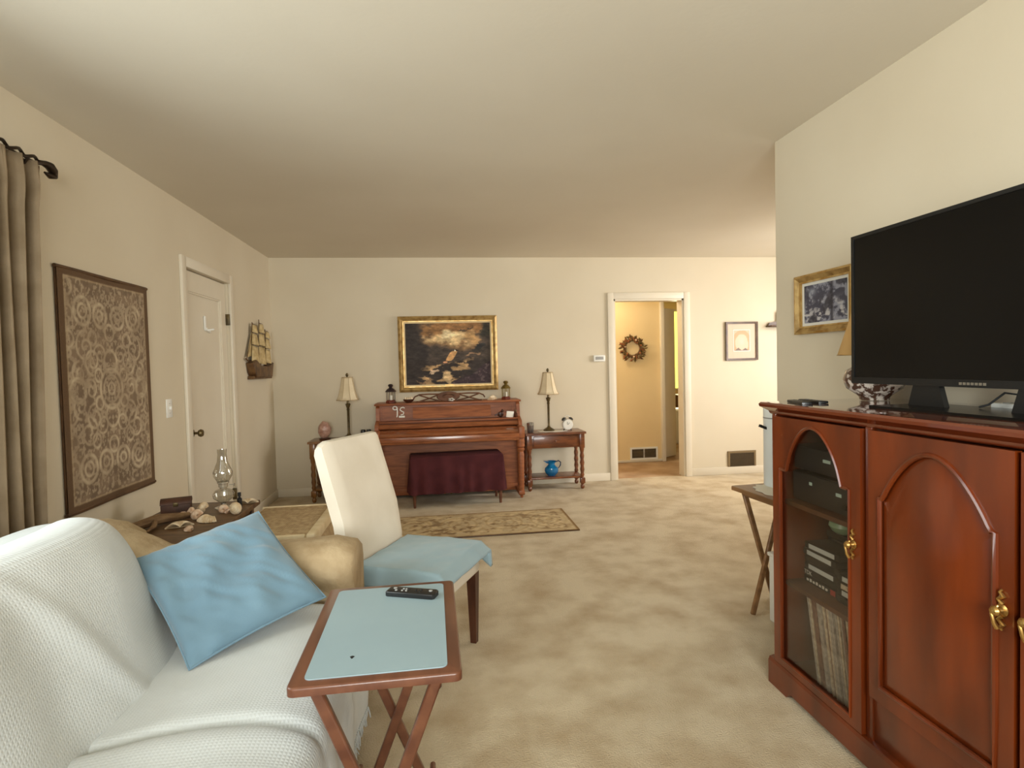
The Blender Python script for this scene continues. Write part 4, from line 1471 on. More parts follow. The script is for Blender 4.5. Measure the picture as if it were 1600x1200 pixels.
# wreath on the hall wall
wr = thing('wreath', 'round wreath of dry brown leaves on the hall wall', 'wreath', (2.478, 7.13, 1.472))
MB().tube([(.105 * math.cos(a), -.03, .105 * math.sin(a)) for a in [2 * PI * k / 30 for k in range(30)]], .016, 8, closed=True).build('twig_ring', 'twig', wr)
leafm = {}
rng = random.Random(5)
for k in range(96):
    mname = ('leaf_brown', 'leaf_olive', 'leaf_rust')[k % 3]
    if mname not in leafm:
        o = MB().add([(0, 0, 0), (.03, .004, -.016), (.06, .01, -.012), (.085, .0, 0), (.06, .01, .012), (.03, .004, .016), (.045, -.004, 0)],
                     [(0, 1, 6), (1, 2, 6), (2, 3, 6), (3, 4, 6), (4, 5, 6), (5, 0, 6)]).build('leaf', mname, wr)
        leafm[mname] = o.data
    else:
        o = bpy.data.objects.new('leaf', leafm[mname])
        C.objects.link(o)
        o.parent = wr
    a = 2 * PI * k / 96 + rng.uniform(-.1, .1)
    r = rng.uniform(.075, .135)
    d = a + rng.uniform(-1.5, 1.5)
    o.matrix_local = Matrix.Translation((r * math.cos(a), -.03 - rng.uniform(.0, .03), r * math.sin(a))) @ Matrix.Rotation(-d, 4, 'Y') @ Matrix.Rotation(rng.uniform(-.5, .7), 4, 'Z') @ Matrix.Rotation(rng.uniform(-1, 1), 4, 'X') @ Matrix.Scale(rng.uniform(.7, 1.05), 4)
for k in range(7):
    a = 2 * PI * k / 7 + .3
    MB().lathe([(0, -.014), (.01, -.01), (.014, 0), (.01, .01), (0, .014)], 10, cx=.11 * math.cos(a), cy=-.055, cz=.11 * math.sin(a)).build('berry', ('leaf_rust', 'shell_pink')[k % 2], wr)

# bracket shelf that shows past the wall end
bs = thing('wall_shelf', 'small dark bracket shelf on the back wall at the wall end', 'shelf', (3.83, YB, 1.65))
MB().box(-.13, .13, -.11, 0, 0, .018, .004).build('board', 'dark_frame', bs)
MB().prism([(-.12, .018), (-.10, .05), (.0, .065), (.0, .16), (.03, .19), (.06, .16), (.06, .06), (.12, .04), (.12, .018)], -.03, -.008, 'xz').build('back_crest', 'dark_frame', bs)

# picture on the short wall by the television
def bluewood_fn(u, v):
    n = vnoise(u * 7, v * 6, 6, 5, .65)
    n2 = vnoise(u * 9 + 3, v * 9, 16, 4, .6)
    c = np.zeros(u.shape + (3,))
    c[:] = (58, 60, 78)
    c = rgbmix(c, (140, 142, 156), sstep(.48, .70, n))
    c = rgbmix(c, (206, 202, 200), sstep(.58, .74, n2) * sstep(.75, .15, v) * .9)
    c = rgbmix(c, (36, 36, 50), sstep(.55, .75, vnoise(u * 5, v * 2, 26, 3)) * .7)
    c = rgbmix(c, (30, 30, 44), np.exp(-((u - .66) / .035) ** 2) * .75)
    c = rgbmix(c, (190, 196, 206), np.exp(-(((u - .2) / .1) ** 2 + ((v - .82) / .1) ** 2)) * .6)
    return c


fp = thing('framed_picture', 'gold-framed blue and white woodland picture on the wall behind the television', 'picture', (XR, 0, 0))
put_r = lambda a, b, d: (-.006 - d, -a, b)          # a runs towards the camera
moulded_frame(fp, put_r, -2.678, -2.268, 1.412, 1.697, [(.010, .022, .026), (.020, .024, .012), (.008, .014, .012)], ['gold_bright', 'gold', 'gold_bright'], ['outer_moulding', 'hollow_moulding', 'inner_moulding'])
MB().box(-.008, 0, 2.27, 2.672, 1.418, 1.692).build('mat_board', 'mat_white', fp)
picture('print', 'print_blue', fp, -2.678 + .056, -2.268 - .056, 1.412 + .052, 1.697 - .052, bluewood_fn, 110, 70, lambda p, q: (-.0095, -p, q))

# ================================================================== PIANO
pn = thing('upright_piano', 'small brown wooden spinet piano against the back wall', 'piano', (.095, 0, 0))
HW = .715
PB = YB - .03
for s in (-1, 1):
    x0, x1 = sorted((s * HW, s * (HW - .035)))
    side = [(PB, 0.03), (PB, .925), (5.79, .925), (5.76, .90), (5.745, .78), (5.62, .745), (5.60, .70), (5.60, .60), (5.72, .58), (5.735, .03)]
    MB().prism(side, x0, x1, 'yz').build('case_side', 'piano_wood', pn)
    x0, x1 = sorted((s * (HW + .004), s * (HW - .055)))
    MB().box(x0, x1, 5.46, 5.62, .585, .70, .012).build('key_block', 'piano_wood', pn)
    lx = s * (HW - .035)
    MB().lathe([(.013, 0), (.016, .02), (.022, .03), (.020, .05), (.027, .09), (.030, .25), (.034, .42), (.028, .45), (.038, .465), (.038, .48), (.03, .49), (.04, .50), (.04, .58)], 20, cx=lx, cy=5.505, cz=0.004).build('leg', 'piano_wood', pn)
    MB().lathe([(0, -.006), (.012, -.006), (.012, .006), (0, .006)], 12, mtx=Matrix.Translation((lx, 5.505, .012)) @ Matrix.Rotation(PI / 2, 4, 'Y')).build('caster', 'brass_old', pn)
    MB().box(lx - .03, lx + .03, 5.48, 5.76, .03, .075, .008).build('leg_toe', 'piano_wood', pn)
MB().box(-HW - .012, HW + .012, 5.735, PB, .925, .945, .005).build('lid', 'piano_wood', pn)
MB().box(-HW + .035, HW - .035, 5.79, 5.815, .76, .925).build('upper_panel', 'piano_wood', pn)
MB().ring([(-HW + .06, .775), (HW - .06, .775), (HW - .06, .91), (-HW + .06, .91)], [(-HW + .075, .79), (HW - .075, .79), (HW - .075, .90), (-HW + .075, .90)], 5.782, 5.79, 'xz').build('panel_moulding', 'piano_wood', pn)
md_ = [(5.785, .90), (5.775, .90), (5.735, .79), (5.75, .79)]
MB().prism(md_, -.355, .42, 'yz').build('music_desk', 'piano_wood', pn)
MB().box(-HW + .035, HW - .035, 5.69, 5.80, .752, .770, .004).build('desk_ledge', 'piano_wood', pn)
MB().prism([(5.79, .752), (5.70, .752), (5.68, .70), (5.72, .66), (5.79, .66)], -HW + .035, HW - .035, 'yz').build('fallboard', 'piano_wood_dark', pn)
MB().prism([(5.69, .745), (5.655, .735), (5.64, .715), (5.645, .702), (5.69, .71)], -HW + .035, HW - .035, 'yz').build('nose_rail', 'piano_gloss', pn)
lidp = [(5.68, .695), (5.61, .690), (5.52, .672), (5.475, .655), (5.468, .645), (5.475, .640), (5.54, .655), (5.68, .668)]
MB().prism(lidp, -HW + .055, HW - .055, 'yz').build('key_lid', 'piano_gloss', pn)
MB().box(-HW + .05, HW - .05, 5.455, 5.74, .572, .640, .006).build('keybed', 'piano_gloss', pn)
MB().box(-HW + .05, HW - .05, 5.447, 5.456, .598, .606, .003).build('key_slip_bead', 'piano_wood', pn)
MB().box(-HW + .035, HW - .035, 5.75, 5.772, .10, .575).build('lower_panel', 'piano_wood', pn)
MB().box(-HW + .035, HW - .035, 5.735, PB, .03, .10, .006).build('toe_rail', 'piano_wood', pn)
for x in (-.06, 0, .06):
    MB().bar((x, 5.745, .055), (x, 5.66, .045), .018, .008, .002).build('pedal', 'brass', pn)
MB().box(-HW + .03, HW - .03, PB - .03, PB, .03, .93).build('back_board', 'piano_wood_dark', pn)

# note-shaped ornaments stuck on the piano front
on = thing('note_ornament', 'white note-shaped ornament with a round head on the piano front', 'ornament', (-.465, 5.779, .842), 0, 'ornaments on the piano front')
MB().tube([(.03 + .02 * math.cos(a), 0, .055 + .017 * math.sin(a)) for a in [2 * PI * k / 14 for k in range(14)]], .006, 6, closed=True).build('head', 'card_white', on)
MB().tube([(.05, 0, .06), (.052, 0, .03), (.05, 0, -.02), (.046, 0, -.035)], .006, 6).build('stem', 'card_white', on)
on2 = thing('note_ornament', 'white curled ornament beside the round-headed one on the piano front', 'ornament', (-.40, 5.779, .842), 0, 'ornaments on the piano front')
MB().tube([(.06, 0, .052), (.045, 0, .062), (.022, 0, .055), (.014, 0, .036), (.03, 0, .022), (.05, 0, .012), (.046, 0, -.008), (.02, 0, -.014)], .006, 6).build('curl', 'card_white', on2)
MB().box(0, .06, -.004, .004, -.042, -.022, .004).build('base', 'card_white', on2)
cd = MB().box(-.038, .038, -.003, .003, 0, .062, .002).build('note_card', 'card_white', loc=(.70, 5.715, .7712), rot=(.12, .12, .2))
tag(cd, 'small white card propped at the right end of the piano ledge', 'card')
bt = thing('small_bottle', 'tiny dark amber bottle on the piano beside the white card', 'bottle', (.765, 5.722, .7705))
MB().lathe([(0, 0), (.016, 0), (.018, .004), (.018, .035), (.008, .046), (.008, .06), (0, .06)], 14).build('body', 'amber', bt)
MB().lathe([(0, .06), (.010, .06), (.010, .072), (0, .072)], 12).build('cap', 'brass_old', bt)
bd = thing('bird_figurine', 'little dark bird figurine on the right end of the piano front', 'figurine', (.615, 5.765, .7705))
MB().lathe([(0, .0), (.018, .008), (.026, .03), (.02, .05), (0, .06)], 14, sx=1.2, sy=.7).lathe([(0, .05), (.013, .058), (.014, .07), (0, .082)], 12, cx=.018, sy=.8).build('body', 'dark_leg', bd)
MB().prism([(.03, .07), (.045, .066), (.03, .062)], -.004, .004, 'xz').build('beak', 'brass_old', bd)
MB().prism([(-.025, .03), (-.06, .015), (-.055, .028), (-.02, .05)], -.006, .006, 'xz').build('tail', 'dark_leg', bd)

# lanterns and carved ornament on the lid
def lantern(loc, label, m):
    t = thing('lantern', label, 'lantern', loc, .3, 'lanterns on the piano')
    MB().lathe([(0, 0), (.05, 0), (.052, .006), (.048, .022), (.042, .03), (0, .03)], 6).build('base', 'red_brown', t)
    MB().lathe([(.042, .03), (.042, .115)], 6, cap=False).build('glass_wall', 'glass_clear', t)
    for k in range(6):
        a = 2 * PI * k / 6
        MB().tube([(.043 * math.cos(a), .043 * math.sin(a), .03), (.043 * math.cos(a), .043 * math.sin(a), .116)], .0028, 6).build('post', m, t)
    MB().lathe([(.056, .112), (.054, .118), (.034, .142), (.018, .15), (.016, .158), (.0, .16)], 6).build('roof', m, t)
    MB().lathe([(.014, .156), (.024, .17), (.026, .178), (.018, .188), (0, .192)], 12).build('chimney', m, t)
    MB().lathe([(0, .03), (.014, .03), (.014, .075), (0, .078)], 12).build('candle', 'card_white', t)
    return t


lantern((-.477, 5.85, .9455), 'dark iron candle lantern at the left end of the piano lid', 'lantern_iron')
lantern((.685, 5.85, .9455), 'brassy candle lantern at the right end of the piano lid', 'lantern_brass')
og = thing('carved_ornament', 'brown carved scroll ornament standing along the middle of the piano lid', 'ornament', (.105, 5.83, .9455))
MB().lathe([(.06, -.012), (.11, -.014), (.118, 0), (.11, .014), (.06, .012)], 28, mtx=Matrix.Translation((-.01, 0, .05)) @ Matrix.Rotation(PI / 2, 4, 'X') @ Matrix.Scale(.42, 4, (0, 1, 0)), cap=False).build('medallion', 'carved', og)
MB().lathe([(0, -.010), (.05, -.012), (.07, 0), (.05, .012), (0, .010)], 20, mtx=Matrix.Translation((-.01, 0, .045)) @ Matrix.Rotation(PI / 2, 4, 'X') @ Matrix.Scale(.42, 4, (0, 1, 0))).build('carving', 'carved', og)
for s in (-1, 1):
    MB().tube([(s * .09 - .01, 0, .075), (s * .2, 0, .078), (s * .30, 0, .075), (s * .345, 0, .055), (s * .36, 0, .03)], .007, 8).build('top_rail', 'carved', og)
    MB().tube([(s * .1 - .01, 0, .07), (s * .2, 0, .035), (s * .3, 0, .007)], .007, 8).build('brace', 'carved', og)
    MB().tube([(s * .09 - .01, 0, .008), (s * .2, 0, .035), (s * .3, 0, .07)], .007, 8).build('brace', 'carved', og)
    MB().tube([(s * .07, 0, .007), (s * .2, 0, .007), (s * .33, 0, .007)], .006, 8).build('bottom_rail', 'carved', og)
for k in range(5):
    a = 2 * PI * k / 5
    MB().lathe([(0, -.005), (.013, -.003), (.015, 0), (.010, .005), (0, .006)], 10, cx=.02 + .02 * math.cos(a), cy=-.022, cz=.018 + .012 * math.sin(a)).build('petal', 'card_white', og)
for x, lb, mm in ((-.30, 'small brown shell dish at the left end of the carved ornament', 'driftwood'), (.54, 'pale feathery leaf ornament at the right end of the carved ornament', 'shell_cream')):
    t = thing('shell_dish' if x < 0 else 'leaf_ornament', lb, 'ornament', (x if x < 0 else .49, 5.80, .9455))
    if x < 0:
        MB().lathe([(0, .0), (.025, .0), (.048, .02), (.055, .034), (.05, .036), (.03, .018), (0, .01)], 20, sy=.6).build('bowl', 'dark_leg', t)
        for q in range(4):
            MB().lathe([(0, 0), (.012, .008), (.012, .02), (0, .04)], 8, cx=-.03 + .02 * q, cy=0, cz=.02).build('shell', 'shell_cream', t)
    else:
        for q in range(7):
            a = .1 + q * .16
            MB().tube([(0, 0, .006), (.04 * math.cos(a) + .01, -.004 * q, .006 + .05 * math.sin(a) * .6), (.085 * math.cos(a) + .015, 0, .006 + .09 * math.sin(a) * .6)], [.004, .009, .002], 6).build('frond', mm, t)

# bench with a gathered maroon skirt
bn = thing('piano_bench', 'piano bench covered with a gathered maroon cloth', 'bench', (.145, 5.47, 0), math.radians(3))
MB().box(-.43, .43, -.155, .155, .44, .47, .012, 3).build('seat', 'maroon', bn)
MB().box(-.40, .40, -.13, .13, .36, .44, .004).build('apron', 'table_wood', bn)
pts = []
NSK = 260
ring_ = []
def rect_pt(t, a, b):
    per = 4 * (a + b)
    d = t * per
    if d < 2 * a: return (-a + d, -b, 0, -1)
    d -= 2 * a
    if d < 2 * b: return (a, -b + d, 1, 0)
    d -= 2 * b
    if d < 2 * a: return (a - d, b, 0, 1)
    d -= 2 * a
    return (-a, b - d, -1, 0)
NZ = 10
vs = []
for j in range(NZ):
    v = j / (NZ - 1)
    for k in range(NSK):
        x, y, nx_, ny_ = rect_pt(k / NSK, .432, .157)
        o_ = .002 + v * (.012 + .011 * math.sin(k / NSK * 2 * PI * 18 + 1.5 * math.sin(k * .11))) + .012 * v
        vs.append((x + nx_ * o_, y + ny_ * o_, .455 - v * (.325 + .004 * math.sin(k * .3))))
fs = [(j * NSK + k, j * NSK + (k + 1) % NSK, (j + 1) * NSK + (k + 1) % NSK, (j + 1) * NSK + k) for j in range(NZ - 1) for k in range(NSK)]
MB().add(vs, fs).build('skirt', 'maroon', bn, angle=70)
for sx in (-1, 1):
    for sy in (-1, 1):
        MB().lathe([(.012, 0), (.016, .08), (.02, .2), (.022, .36)], 12, cx=sx * .40, cy=sy * .135).build('leg', 'tray_wood', bn)

# ================================================================== END TABLES, LAMPS
def turned_leg(h):
    return [(.012, 0), (.02, .012), (.022, .03), (.014, .045), (.024, .06), (.024, .11), (.014, .125), (.022, .145), (.016, .165), (.023, .20), (.017, .235), (.024, .27), (.017, .305), (.023, .34), (.016, .375), (.022, .40), (.024, .42), (.024, h)]


def end_table(label, loc, hw, hd, ht, wood):
    t = thing('end_table', label, 'table', loc)
    MB().prism([(-hw, -hd), (hw, -hd), (hw, hd), (-hw, hd)], ht - .022, ht, 'xy', bev=.006).build('top', wood, t)
    ix, iy = hw - .035, hd - .035
    MB().box(-ix, ix, -iy, -iy + .018, ht - .16, ht - .022, .003).build('apron', wood, t)
    MB().box(-ix, ix, iy - .018, iy, ht - .16, ht - .022, .003).build('apron', wood, t)
    MB().box(-ix, -ix + .018, -iy, iy, ht - .16, ht - .022, .003).build('apron', wood, t)
    MB().box(ix - .018, ix, -iy, iy, ht - .16, ht - .022, .003).build('apron', wood, t)
    dw = MB().box(-ix + .05, ix - .05, -iy - .008, -iy + .002, ht - .145, ht - .035, .004).build('drawer', wood, t)
    MB().lathe([(0, 0), (.007, 0), (.006, .01), (.013, .018), (.011, .026), (0, .028)], 12, mtx=Matrix.Translation((0, -iy - .008, ht - .09)) @ Matrix.Rotation(PI / 2, 4, 'X')).build('knob', wood, dw)
    for sx in (-1, 1):
        for sy in (-1, 1):
            MB().lathe([(r, z) for r, z in turned_leg(ht - .022)], 16, cx=sx * (ix - .005), cy=sy * (iy - .005)).build('leg', wood, t)
            for hb, za, zb in ((.025, .06, .115), (.026, ht - .17, ht - .022)):
                MB().box(sx * (ix - .005) - hb, sx * (ix - .005) + hb, sy * (iy - .005) - hb, sy * (iy - .005) + hb, za, zb, .004).build('leg_block', wood, t)
    MB().box(-ix, ix, -iy, iy, .115, .133, .004).build('shelf', wood, t)
    return t


end_table('reddish wooden end table with turned legs right of the piano', (1.175, 5.895, 0), .315, .17, .595, 'table_wood')
end_table('golden brown wooden end table left of the piano, behind the cream chair', (-.965, 5.895, 0), .31, .165, .60, 'table_wood_gold')


def stick_lamp(label, loc, shade_r0, shade_r1):
    t = thing('table_lamp', label, 'lamp', loc, 0, 'matching lamps beside the piano')
    MB().lathe([(0, 0), (.058, 0), (.06, .008), (.052, .016), (.04, .024), (.02, .036), (.014, .046)], 24).build('base', 'brass_old', t)
    MB().lathe([(.014, .046), (.011, .06), (.012, .28), (.016, .29), (.012, .30), (.024, .335), (.026, .345), (.012, .35), (.010, .40)], 16).build('column', 'brass_old', t)
    pr = []
    for k in range(9):
        q = k / 8
        pr.append((shade_r0 + (shade_r1 - shade_r0) * (q ** .62), .385 + .225 * q))
    s_ = MB().lathe(pr, 8, cap=False, mtx=Matrix.Rotation(PI / 8, 4, 'Z')).build('shade', 'shade', t, angle=30)
    md = s_.modifiers.new('thickness', 'SOLIDIFY'); md.thickness = .002
    for (r, z) in (pr[0], pr[-1]):
        MB().tube([(r * math.cos(2 * PI * k / 8 + PI / 8), r * math.sin(2 * PI * k / 8 + PI / 8), z) for k in range(8)], .004, 6, closed=True).build('shade_trim', 'shade_trim', t)
    for k in range(8):
        a = 2 * PI * k / 8 + PI / 8
        MB().tube([(r * math.cos(a), r * math.sin(a), z) for r, z in pr], .0025, 5).build('shade_rib', 'shade_trim', t)
    MB().lathe([(.008, .60), (.006, .618), (.013, .628), (.014, .638), (.008, .65), (0, .655)], 12).build('finial', 'brass_old', t)
    MB().lathe([(.010, .40), (.010, .61)], 8).build('harp_rod', 'brass_old', t)
    return t


stick_lamp('brass stick lamp with cream bell shade on the end table right of the piano', (1.135, 5.90, .599), .112, .052)
stick_lamp('brass stick lamp with cream bell shade on the end table left of the piano', (-.905, 5.90, .603), .112, .052)
dl = MB().prism([((.16 + .008 * math.cos(a * 12)) * math.cos(a), (.09 + .005 * math.cos(a * 12)) * math.sin(a)) for a in [2 * PI * k / 72 for k in range(72)]], 0, .003, 'xy').build('lace_doily', 'doily', loc=(1.17, 5.885, .5955))
tag(dl, 'white doily under the lamp on the reddish end table', 'doily')
dl = MB().prism([((.14 + .008 * math.cos(a * 12)) * math.cos(a), (.09 + .005 * math.cos(a * 12)) * math.sin(a)) for a in [2 * PI * k / 72 for k in range(72)]], 0, .002, 'xy').build('lace_doily', 'doily', loc=(-.93, 5.89, .6005))
tag(dl, 'white doily under the lamp on the golden brown end table', 'doily')
tb_ = thing('tumbler', 'dark patterned tumbler on the end table next to the piano', 'cup', (.925, 5.82, .5955))
MB().lathe([(0, 0), (.03, 0), (.032, .004), (.036, .10), (.034, .10), (.03, .006), (0, .006)], 20).build('cup', 'tumbler', tb_)
MB().lathe([(.0325, .06), (.0365, .10), (.0372, .10), (.0335, .06)], 20, cap=False).build('rim_band', 'steel', tb_)
ck = thing('alarm_clock', 'white twin-bell alarm clock on the right of the reddish end table', 'clock', (1.325, 5.86, .5955))
MB().lathe([(0, -.03), (.05, -.03), (.055, -.024), (.055, .02), (.05, .026), (0, .026)], 28, mtx=Matrix.Translation((0, 0, .065)) @ Matrix.Rotation(PI / 2, 4, 'X')).build('case', 'clock_white', ck)
MB().lathe([(0, .0), (.044, .0), (.044, .002), (0, .002)], 28, mtx=Matrix.Translation((0, -.0255, .065)) @ Matrix.Rotation(PI / 2, 4, 'X')).build('dial', 'card_white', ck)
MB().bar((0, -.029, .065), (.018, -.029, .085), .003, .002, 0).build('hand', 'clock_black', ck)
MB().bar((0, -.029, .065), (-.006, -.029, .095), .002, .002, 0).build('hand', 'clock_black', ck)
for s in (-1, 1):
    MB().lathe([(.026, 0), (.024, .012), (.012, .02), (0, .023)], 16, mtx=Matrix.Translation((s * .035, 0, .118)) @ Matrix.Rotation(s * .55, 4, 'Y')).build('bell', 'clock_black', ck)
    MB().tube([(s * .03, 0, .02), (s * .042, 0, .004)], .006, 8).build('foot', 'clock_black', ck)
MB().tube([(.03 * math.cos(a), 0, .13 + .03 * math.sin(a)) for a in [PI * k / 10 for k in range(11)]], .003, 6).build('handle', 'clock_white', ck)
pj = thing('pitcher', 'glossy blue pitcher on the lower shelf of the reddish end table', 'pitcher', (1.145, 5.86, .1335))
MB().lathe([(0, 0), (.04, 0), (.044, .006), (.066, .03), (.074, .055), (.068, .082), (.046, .10), (.034, .115), (.036, .128), (.052, .145), (.056, .15), (.052, .148), (.030, .125), (.028, .115), (.05, .08), (0, .02)], 28).build('body', 'pitcher_blue', pj)
MB().prism([(-.045, .128), (-.085, .155), (-.075, .156), (-.03, .15)], -.02, .02, 'xz').build('spout', 'pitcher_blue', pj)
MB().tube([(.045, 0, .14), (.075, 0, .152), (.098, 0, .135), (.096, 0, .105), (.078, 0, .078), (.066, 0, .07)], [.006, .006, .006, .006, .005, .004], 8).build('handle', 'pitcher_blue_dark', pj)
# on the left table
pk = thing('crystal_ornament', 'rounded pinkish crystal ornament on the golden brown end table', 'crystal', (-1.135, 5.87, .6005))
MB().lathe([(0, 0), (.05, 0), (.055, .008), (.05, .018), (0, .018)], 16).build('base', 'dark_leg', pk)
bm = bmesh.new()
bmesh.ops.create_icosphere(bm, subdivisions=3, radius=1)
for v in bm.verts:
    k = 1 + .14 * noise.noise(v.co * 2.2)
    v.co = Vector((v.co.x * .062 * k, v.co.y * .05 * k, .098 + v.co.z * .085 * k))
MB()._bm(bm).build('crystal', 'pink_crystal', pk)
sg = thing('twin_ornament', 'small dark twin-topped ornament on the golden brown end table', 'ornament', (-.735, 5.88, .6005))
for s in (-1, 1):
    MB().lathe([(.016, 0), (.017, .02), (.024, .03), (.024, .075), (.02, .085), (0, .085)], 16, cx=s * .028).build('barrel', 'clock_black', sg)
MB().box(-.02, .02, -.008, .008, .03, .05, .003).build('bridge', 'clock_black', sg)

# ================================================================== RUG
def rug_fn(u, v):
    c = np.zeros(u.shape + (3,))
    c[:] = (188, 167, 130)
    n = vnoise(u * 34, v * 16, 3, 4, .6)
    n2 = vnoise(u * 6, v * 3, 13, 3)
    c = rgbmix(c, (128, 102, 68), sstep(.52, .68, n) * (.45 + .7 * n2))
    c = rgbmix(c, (214, 192, 148), sstep(.56, .72, vnoise(u * 30 + 4, v * 14, 23, 3)) * .7)
    uu, vv = np.abs(u - .5) * 2, np.abs(v - .5) * 2
    med = np.sin(np.hypot((np.mod(u * 5, 1) - .5) * 1.2, (v - .5) * 1.6) * 30)
    c = rgbmix(c, (160, 130, 84), sstep(.4, .9, med) * .4)
    e = np.minimum(np.minimum(u, 1 - u) * 1.85, np.minimum(v, 1 - v) * .68)
    c = rgbmix(c, (194, 172, 132), (sstep(.02, .03, e) - sstep(.07, .08, e)) * .6)
    c = rgbmix(c, (132, 100, 54), 1 - sstep(.014, .02, e))
    return c


rg = thing('area_rug', 'long beige patterned rug with brown border in front of the piano', 'rug', (.13, 4.64, 0))
picture('pile', 'rug_weave', rg, -.925, .925, -.335, .335, rug_fn, 230, 110, lambda p, q: (p, q, .0105))
MB().box(-.925, .925, -.335, .335, .001, .0095, .003).build('backing', 'dark_frame', rg)

# ================================================================== SHELL TABLE by the left wall
st = thing('side_table', 'low brown side table crowded with shells between the sofa and the left wall door', 'table', (-1.285, 3.06, 0))
SZ = .55
MB().prism([(-.235, -.42), (.235, -.42), (.235, .42), (-.235, .42)], SZ - .025, SZ, 'xy', bev=.006).build('top', 'shelltable_wood', st)
MB().box(-.20, .20, -.385, .385, SZ - .10, SZ - .025, .004).build('apron', 'shelltable_wood', st)
for sx in (-1, 1):
    for sy in (-1, 1):
        MB().box(sx * .19 - .02, sx * .19 + .02, sy * .37 - .02, sy * .37 + .02, 0, SZ - .025, .004).build('leg', 'shelltable_wood', st)
ol = thing('oil_lamp', 'clear glass oil lamp with tall chimney among the shells', 'lamp', (-1.185, 3.30, SZ + .0005))
MB().lathe([(0, 0), (.045, 0), (.046, .006), (.02, .016), (.014, .03), (.03, .042), (.052, .06), (.056, .08), (.044, .10), (.018, .112), (.016, .118)], 24).build('font', 'glass_lamp', ol)
MB().lathe([(.02, .116), (.024, .12), (.024, .135), (.030, .14), (.030, .148)], 20, cap=False).build('burner', 'brass_clear', ol)
MB().lathe([(.028, .146), (.034, .155), (.048, .18), (.05, .20), (.040, .225), (.026, .26), (.022, .30), (.024, .325)], 24, cap=False).build('chimney', 'glass_lamp', ol)
MB().tube([(.03, 0, .13), (.055, 0, .13)], .003, 6).lathe([(0, 0), (.008, 0), (.008, .004), (0, .004)], 10, mtx=Matrix.Translation((.055, 0, .13)) @ Matrix.Rotation(PI / 2, 4, 'Y')).build('wick_knob', 'brass_clear', ol)
ct_ = thing('small_chest', 'small dark brown domed chest on the shell table', 'chest', (-1.405, 3.245, SZ + .0005), math.radians(18))
MB().box(-.07, .07, -.045, .045, 0, .055, .004).build('box', 'chest_brown', ct_)
dm = [(-.047, .056)] + [(.047 * -math.cos(PI * k / 12), .056 + .028 * math.sin(PI * k / 12)) for k in range(13)]
MB().prism(dm[1:], -.072, .072, 'yz').build('lid', 'chest_brown', ct_)
MB().box(-.012, .012, -.05, -.044, .045, .066, .002).build('clasp', 'brass_old', ct_)
dw_ = MB().tube([(-.20, .02, .02), (-.10, -.01, .028), (.0, .01, .03), (.09, -.02, .024), (.20, .0, .014)], [.008, .022, .026, .020, .006], 9).tube([(-.02, 0, .03), (-.06, -.06, .02), (-.12, -.10, .012)], [.014, .012, .004], 8)
dw_ = dw_.build('driftwood', 'driftwood', loc=(-1.385, 3.0, SZ + .0005), rot=(0, 0, 1.0))
tag(dw_, 'weathered driftwood branch lying along the front of the shell table', 'driftwood')
bk_ = thing('small_bottle', 'small black bottle beside the glass oil lamp', 'bottle', (-1.10, 3.29, SZ + .0005))
MB().lathe([(0, 0), (.013, 0), (.013, .05), (.006, .058), (.006, .068)], 12).build('body', 'black_plastic', bk_)
MB().lathe([(0, .066), (.009, .066), (.009, .085), (0, .086)], 12).build('cap', 'black_matte', bk_)


def scallop(w_):
    vs, fs = [], []
    nr, na = 7, 29
    for i in range(nr):
        r = i / (nr - 1)
        for k in range(na):
            a = PI * (.08 + .84 * k / (na - 1))
            rib = 1 + .04 * math.cos(k * PI) * r
            vs.append((w_ * r * rib * math.cos(a), w_ * r * rib * math.sin(a), .002 + w_ * .38 * math.sin(PI * min(1, r * .98 + .02)) * (.6 + .4 * math.sin(a)) + .004 * math.cos(k * PI) * r))
    for i in range(nr - 1):
        for k in range(na - 1):
            fs.append((i * na + k, i * na + k + 1, (i + 1) * na + k + 1, (i + 1) * na + k))
    o = len(vs)
    vs += [(x, y, 0) for x, y, z in vs]
    fs += [tuple(o + q for q in f[::-1]) for f in list(fs)]
    edge = [k for k in range(na)]
    for k in range(na - 1):
        a_, b_ = (nr - 1) * na + k, (nr - 1) * na + k + 1
        fs.append((a_, b_, o + b_, o + a_))
    return MB().add(vs, fs)


def whorl(w_):
    pts, rr = [], []
    for k in range(40):
        t = k / 39
        a = t * 3.2 * 2 * PI
        r = w_ * .42 * (1 - t)
        pts.append((r * math.cos(a), w_ * .35 * t * 2.4 - w_ * .4, w_ * .45 + r * math.sin(a)))
        rr.append(max(.0015, w_ * .42 * (1 - t) ** .9))
    return MB().tube(pts, rr, 8)


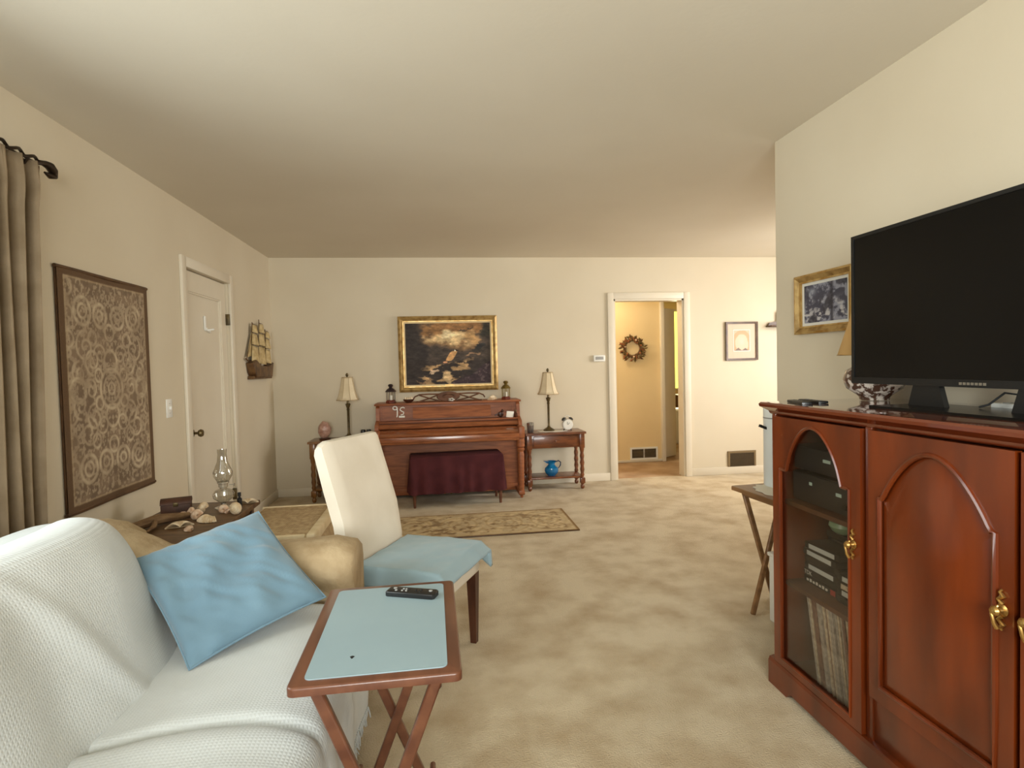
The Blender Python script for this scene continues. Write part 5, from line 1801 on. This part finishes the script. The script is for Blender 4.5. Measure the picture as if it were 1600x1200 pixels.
sg_ = 'shells on the side table'
shells = [('scallop', -1.255, 2.925, .5, .062, 'shell_cream', 'broad cream scallop shell at the front middle of the shell table'),
          ('scallop', -1.155, 3.06, 2.4, .070, 'shell_cream', 'largest pale scallop shell tipped up near the blue pillow'),
          ('scallop', -1.085, 3.375, .2, .055, 'shell_cream', 'flat cream scallop shell at the far right corner of the shell table'),
          ('scallop', -1.10, 3.20, 1.2, .045, 'shell_pink', 'pinkish scallop shell between the oil lamp and the pillow'),
          ('whorl', -1.245, 3.075, .9, .04, 'shell_pink', 'spiral pinkish shell touching the largest scallop'),
          ('whorl', -1.275, 3.22, 1.5, .042, 'shell_cream', 'cream spiral shell left of the oil lamp'),
          ('whorl', -1.30, 3.14, 2.2, .036, 'shell_pink', 'small spiral shell in front of the dark chest'),
          ('whorl', -1.075, 3.13, 2.9, .046, 'shell_cream', 'plump cream spiral shell at the right edge of the shell table'),
          ('scallop', -1.33, 3.185, 2.0, .04, 'shell_pink', 'small tan scallop shell beside the dark chest'),
          ('scallop', -1.175, 2.88, 1.9, .04, 'shell_pink', 'tan scallop shell at the front edge of the shell table'),
          ('whorl', -1.15, 3.19, .3, .034, 'shell_pink', 'little brown-pink spiral shell in front of the oil lamp')]
for kind_, x, y, rz, w_, m, lb in shells:
    mb = scallop(w_) if kind_ == 'scallop' else whorl(w_)
    zmin = min(p[2] for p in mb.v)
    o = mb.build('seashell', m, loc=(x, y, SZ + .0008 - zmin), rot=(0, 0, rz), angle=60)
    tag(o, lb, 'shell', sg_)

# woven hamper between the shell table and the chair
wh = thing('wicker_hamper', 'woven tan hamper with a pale rim behind the sofa arm', 'hamper', (-.81, 3.11, 0))
MB().box(-.205, .205, -.31, .31, .012, .47, .015, 3).build('body', 'wicker', wh)
MB().box(-.20, .17, -.305, .305, .47, .515, .012, 3).build('lid', 'wicker', wh)
MB().box(.165, .212, -.315, .315, .465, .522, .012, 3).build('rim', 'wicker_rim', wh)
MB().box(-.212, .165, -.318, -.295, .465, .52, .010, 3).build('rim', 'wicker_rim', wh)
MB().box(-.212, .165, .295, .318, .465, .52, .010, 3).build('rim', 'wicker_rim', wh)
for sx in (-1, 1):
    for sy in (-1, 1):
        MB().box(sx * .18 - .02, sx * .18 + .02, sy * .28 - .02, sy * .28 + .02, 0, .014).build('foot', 'wicker_rim', wh)
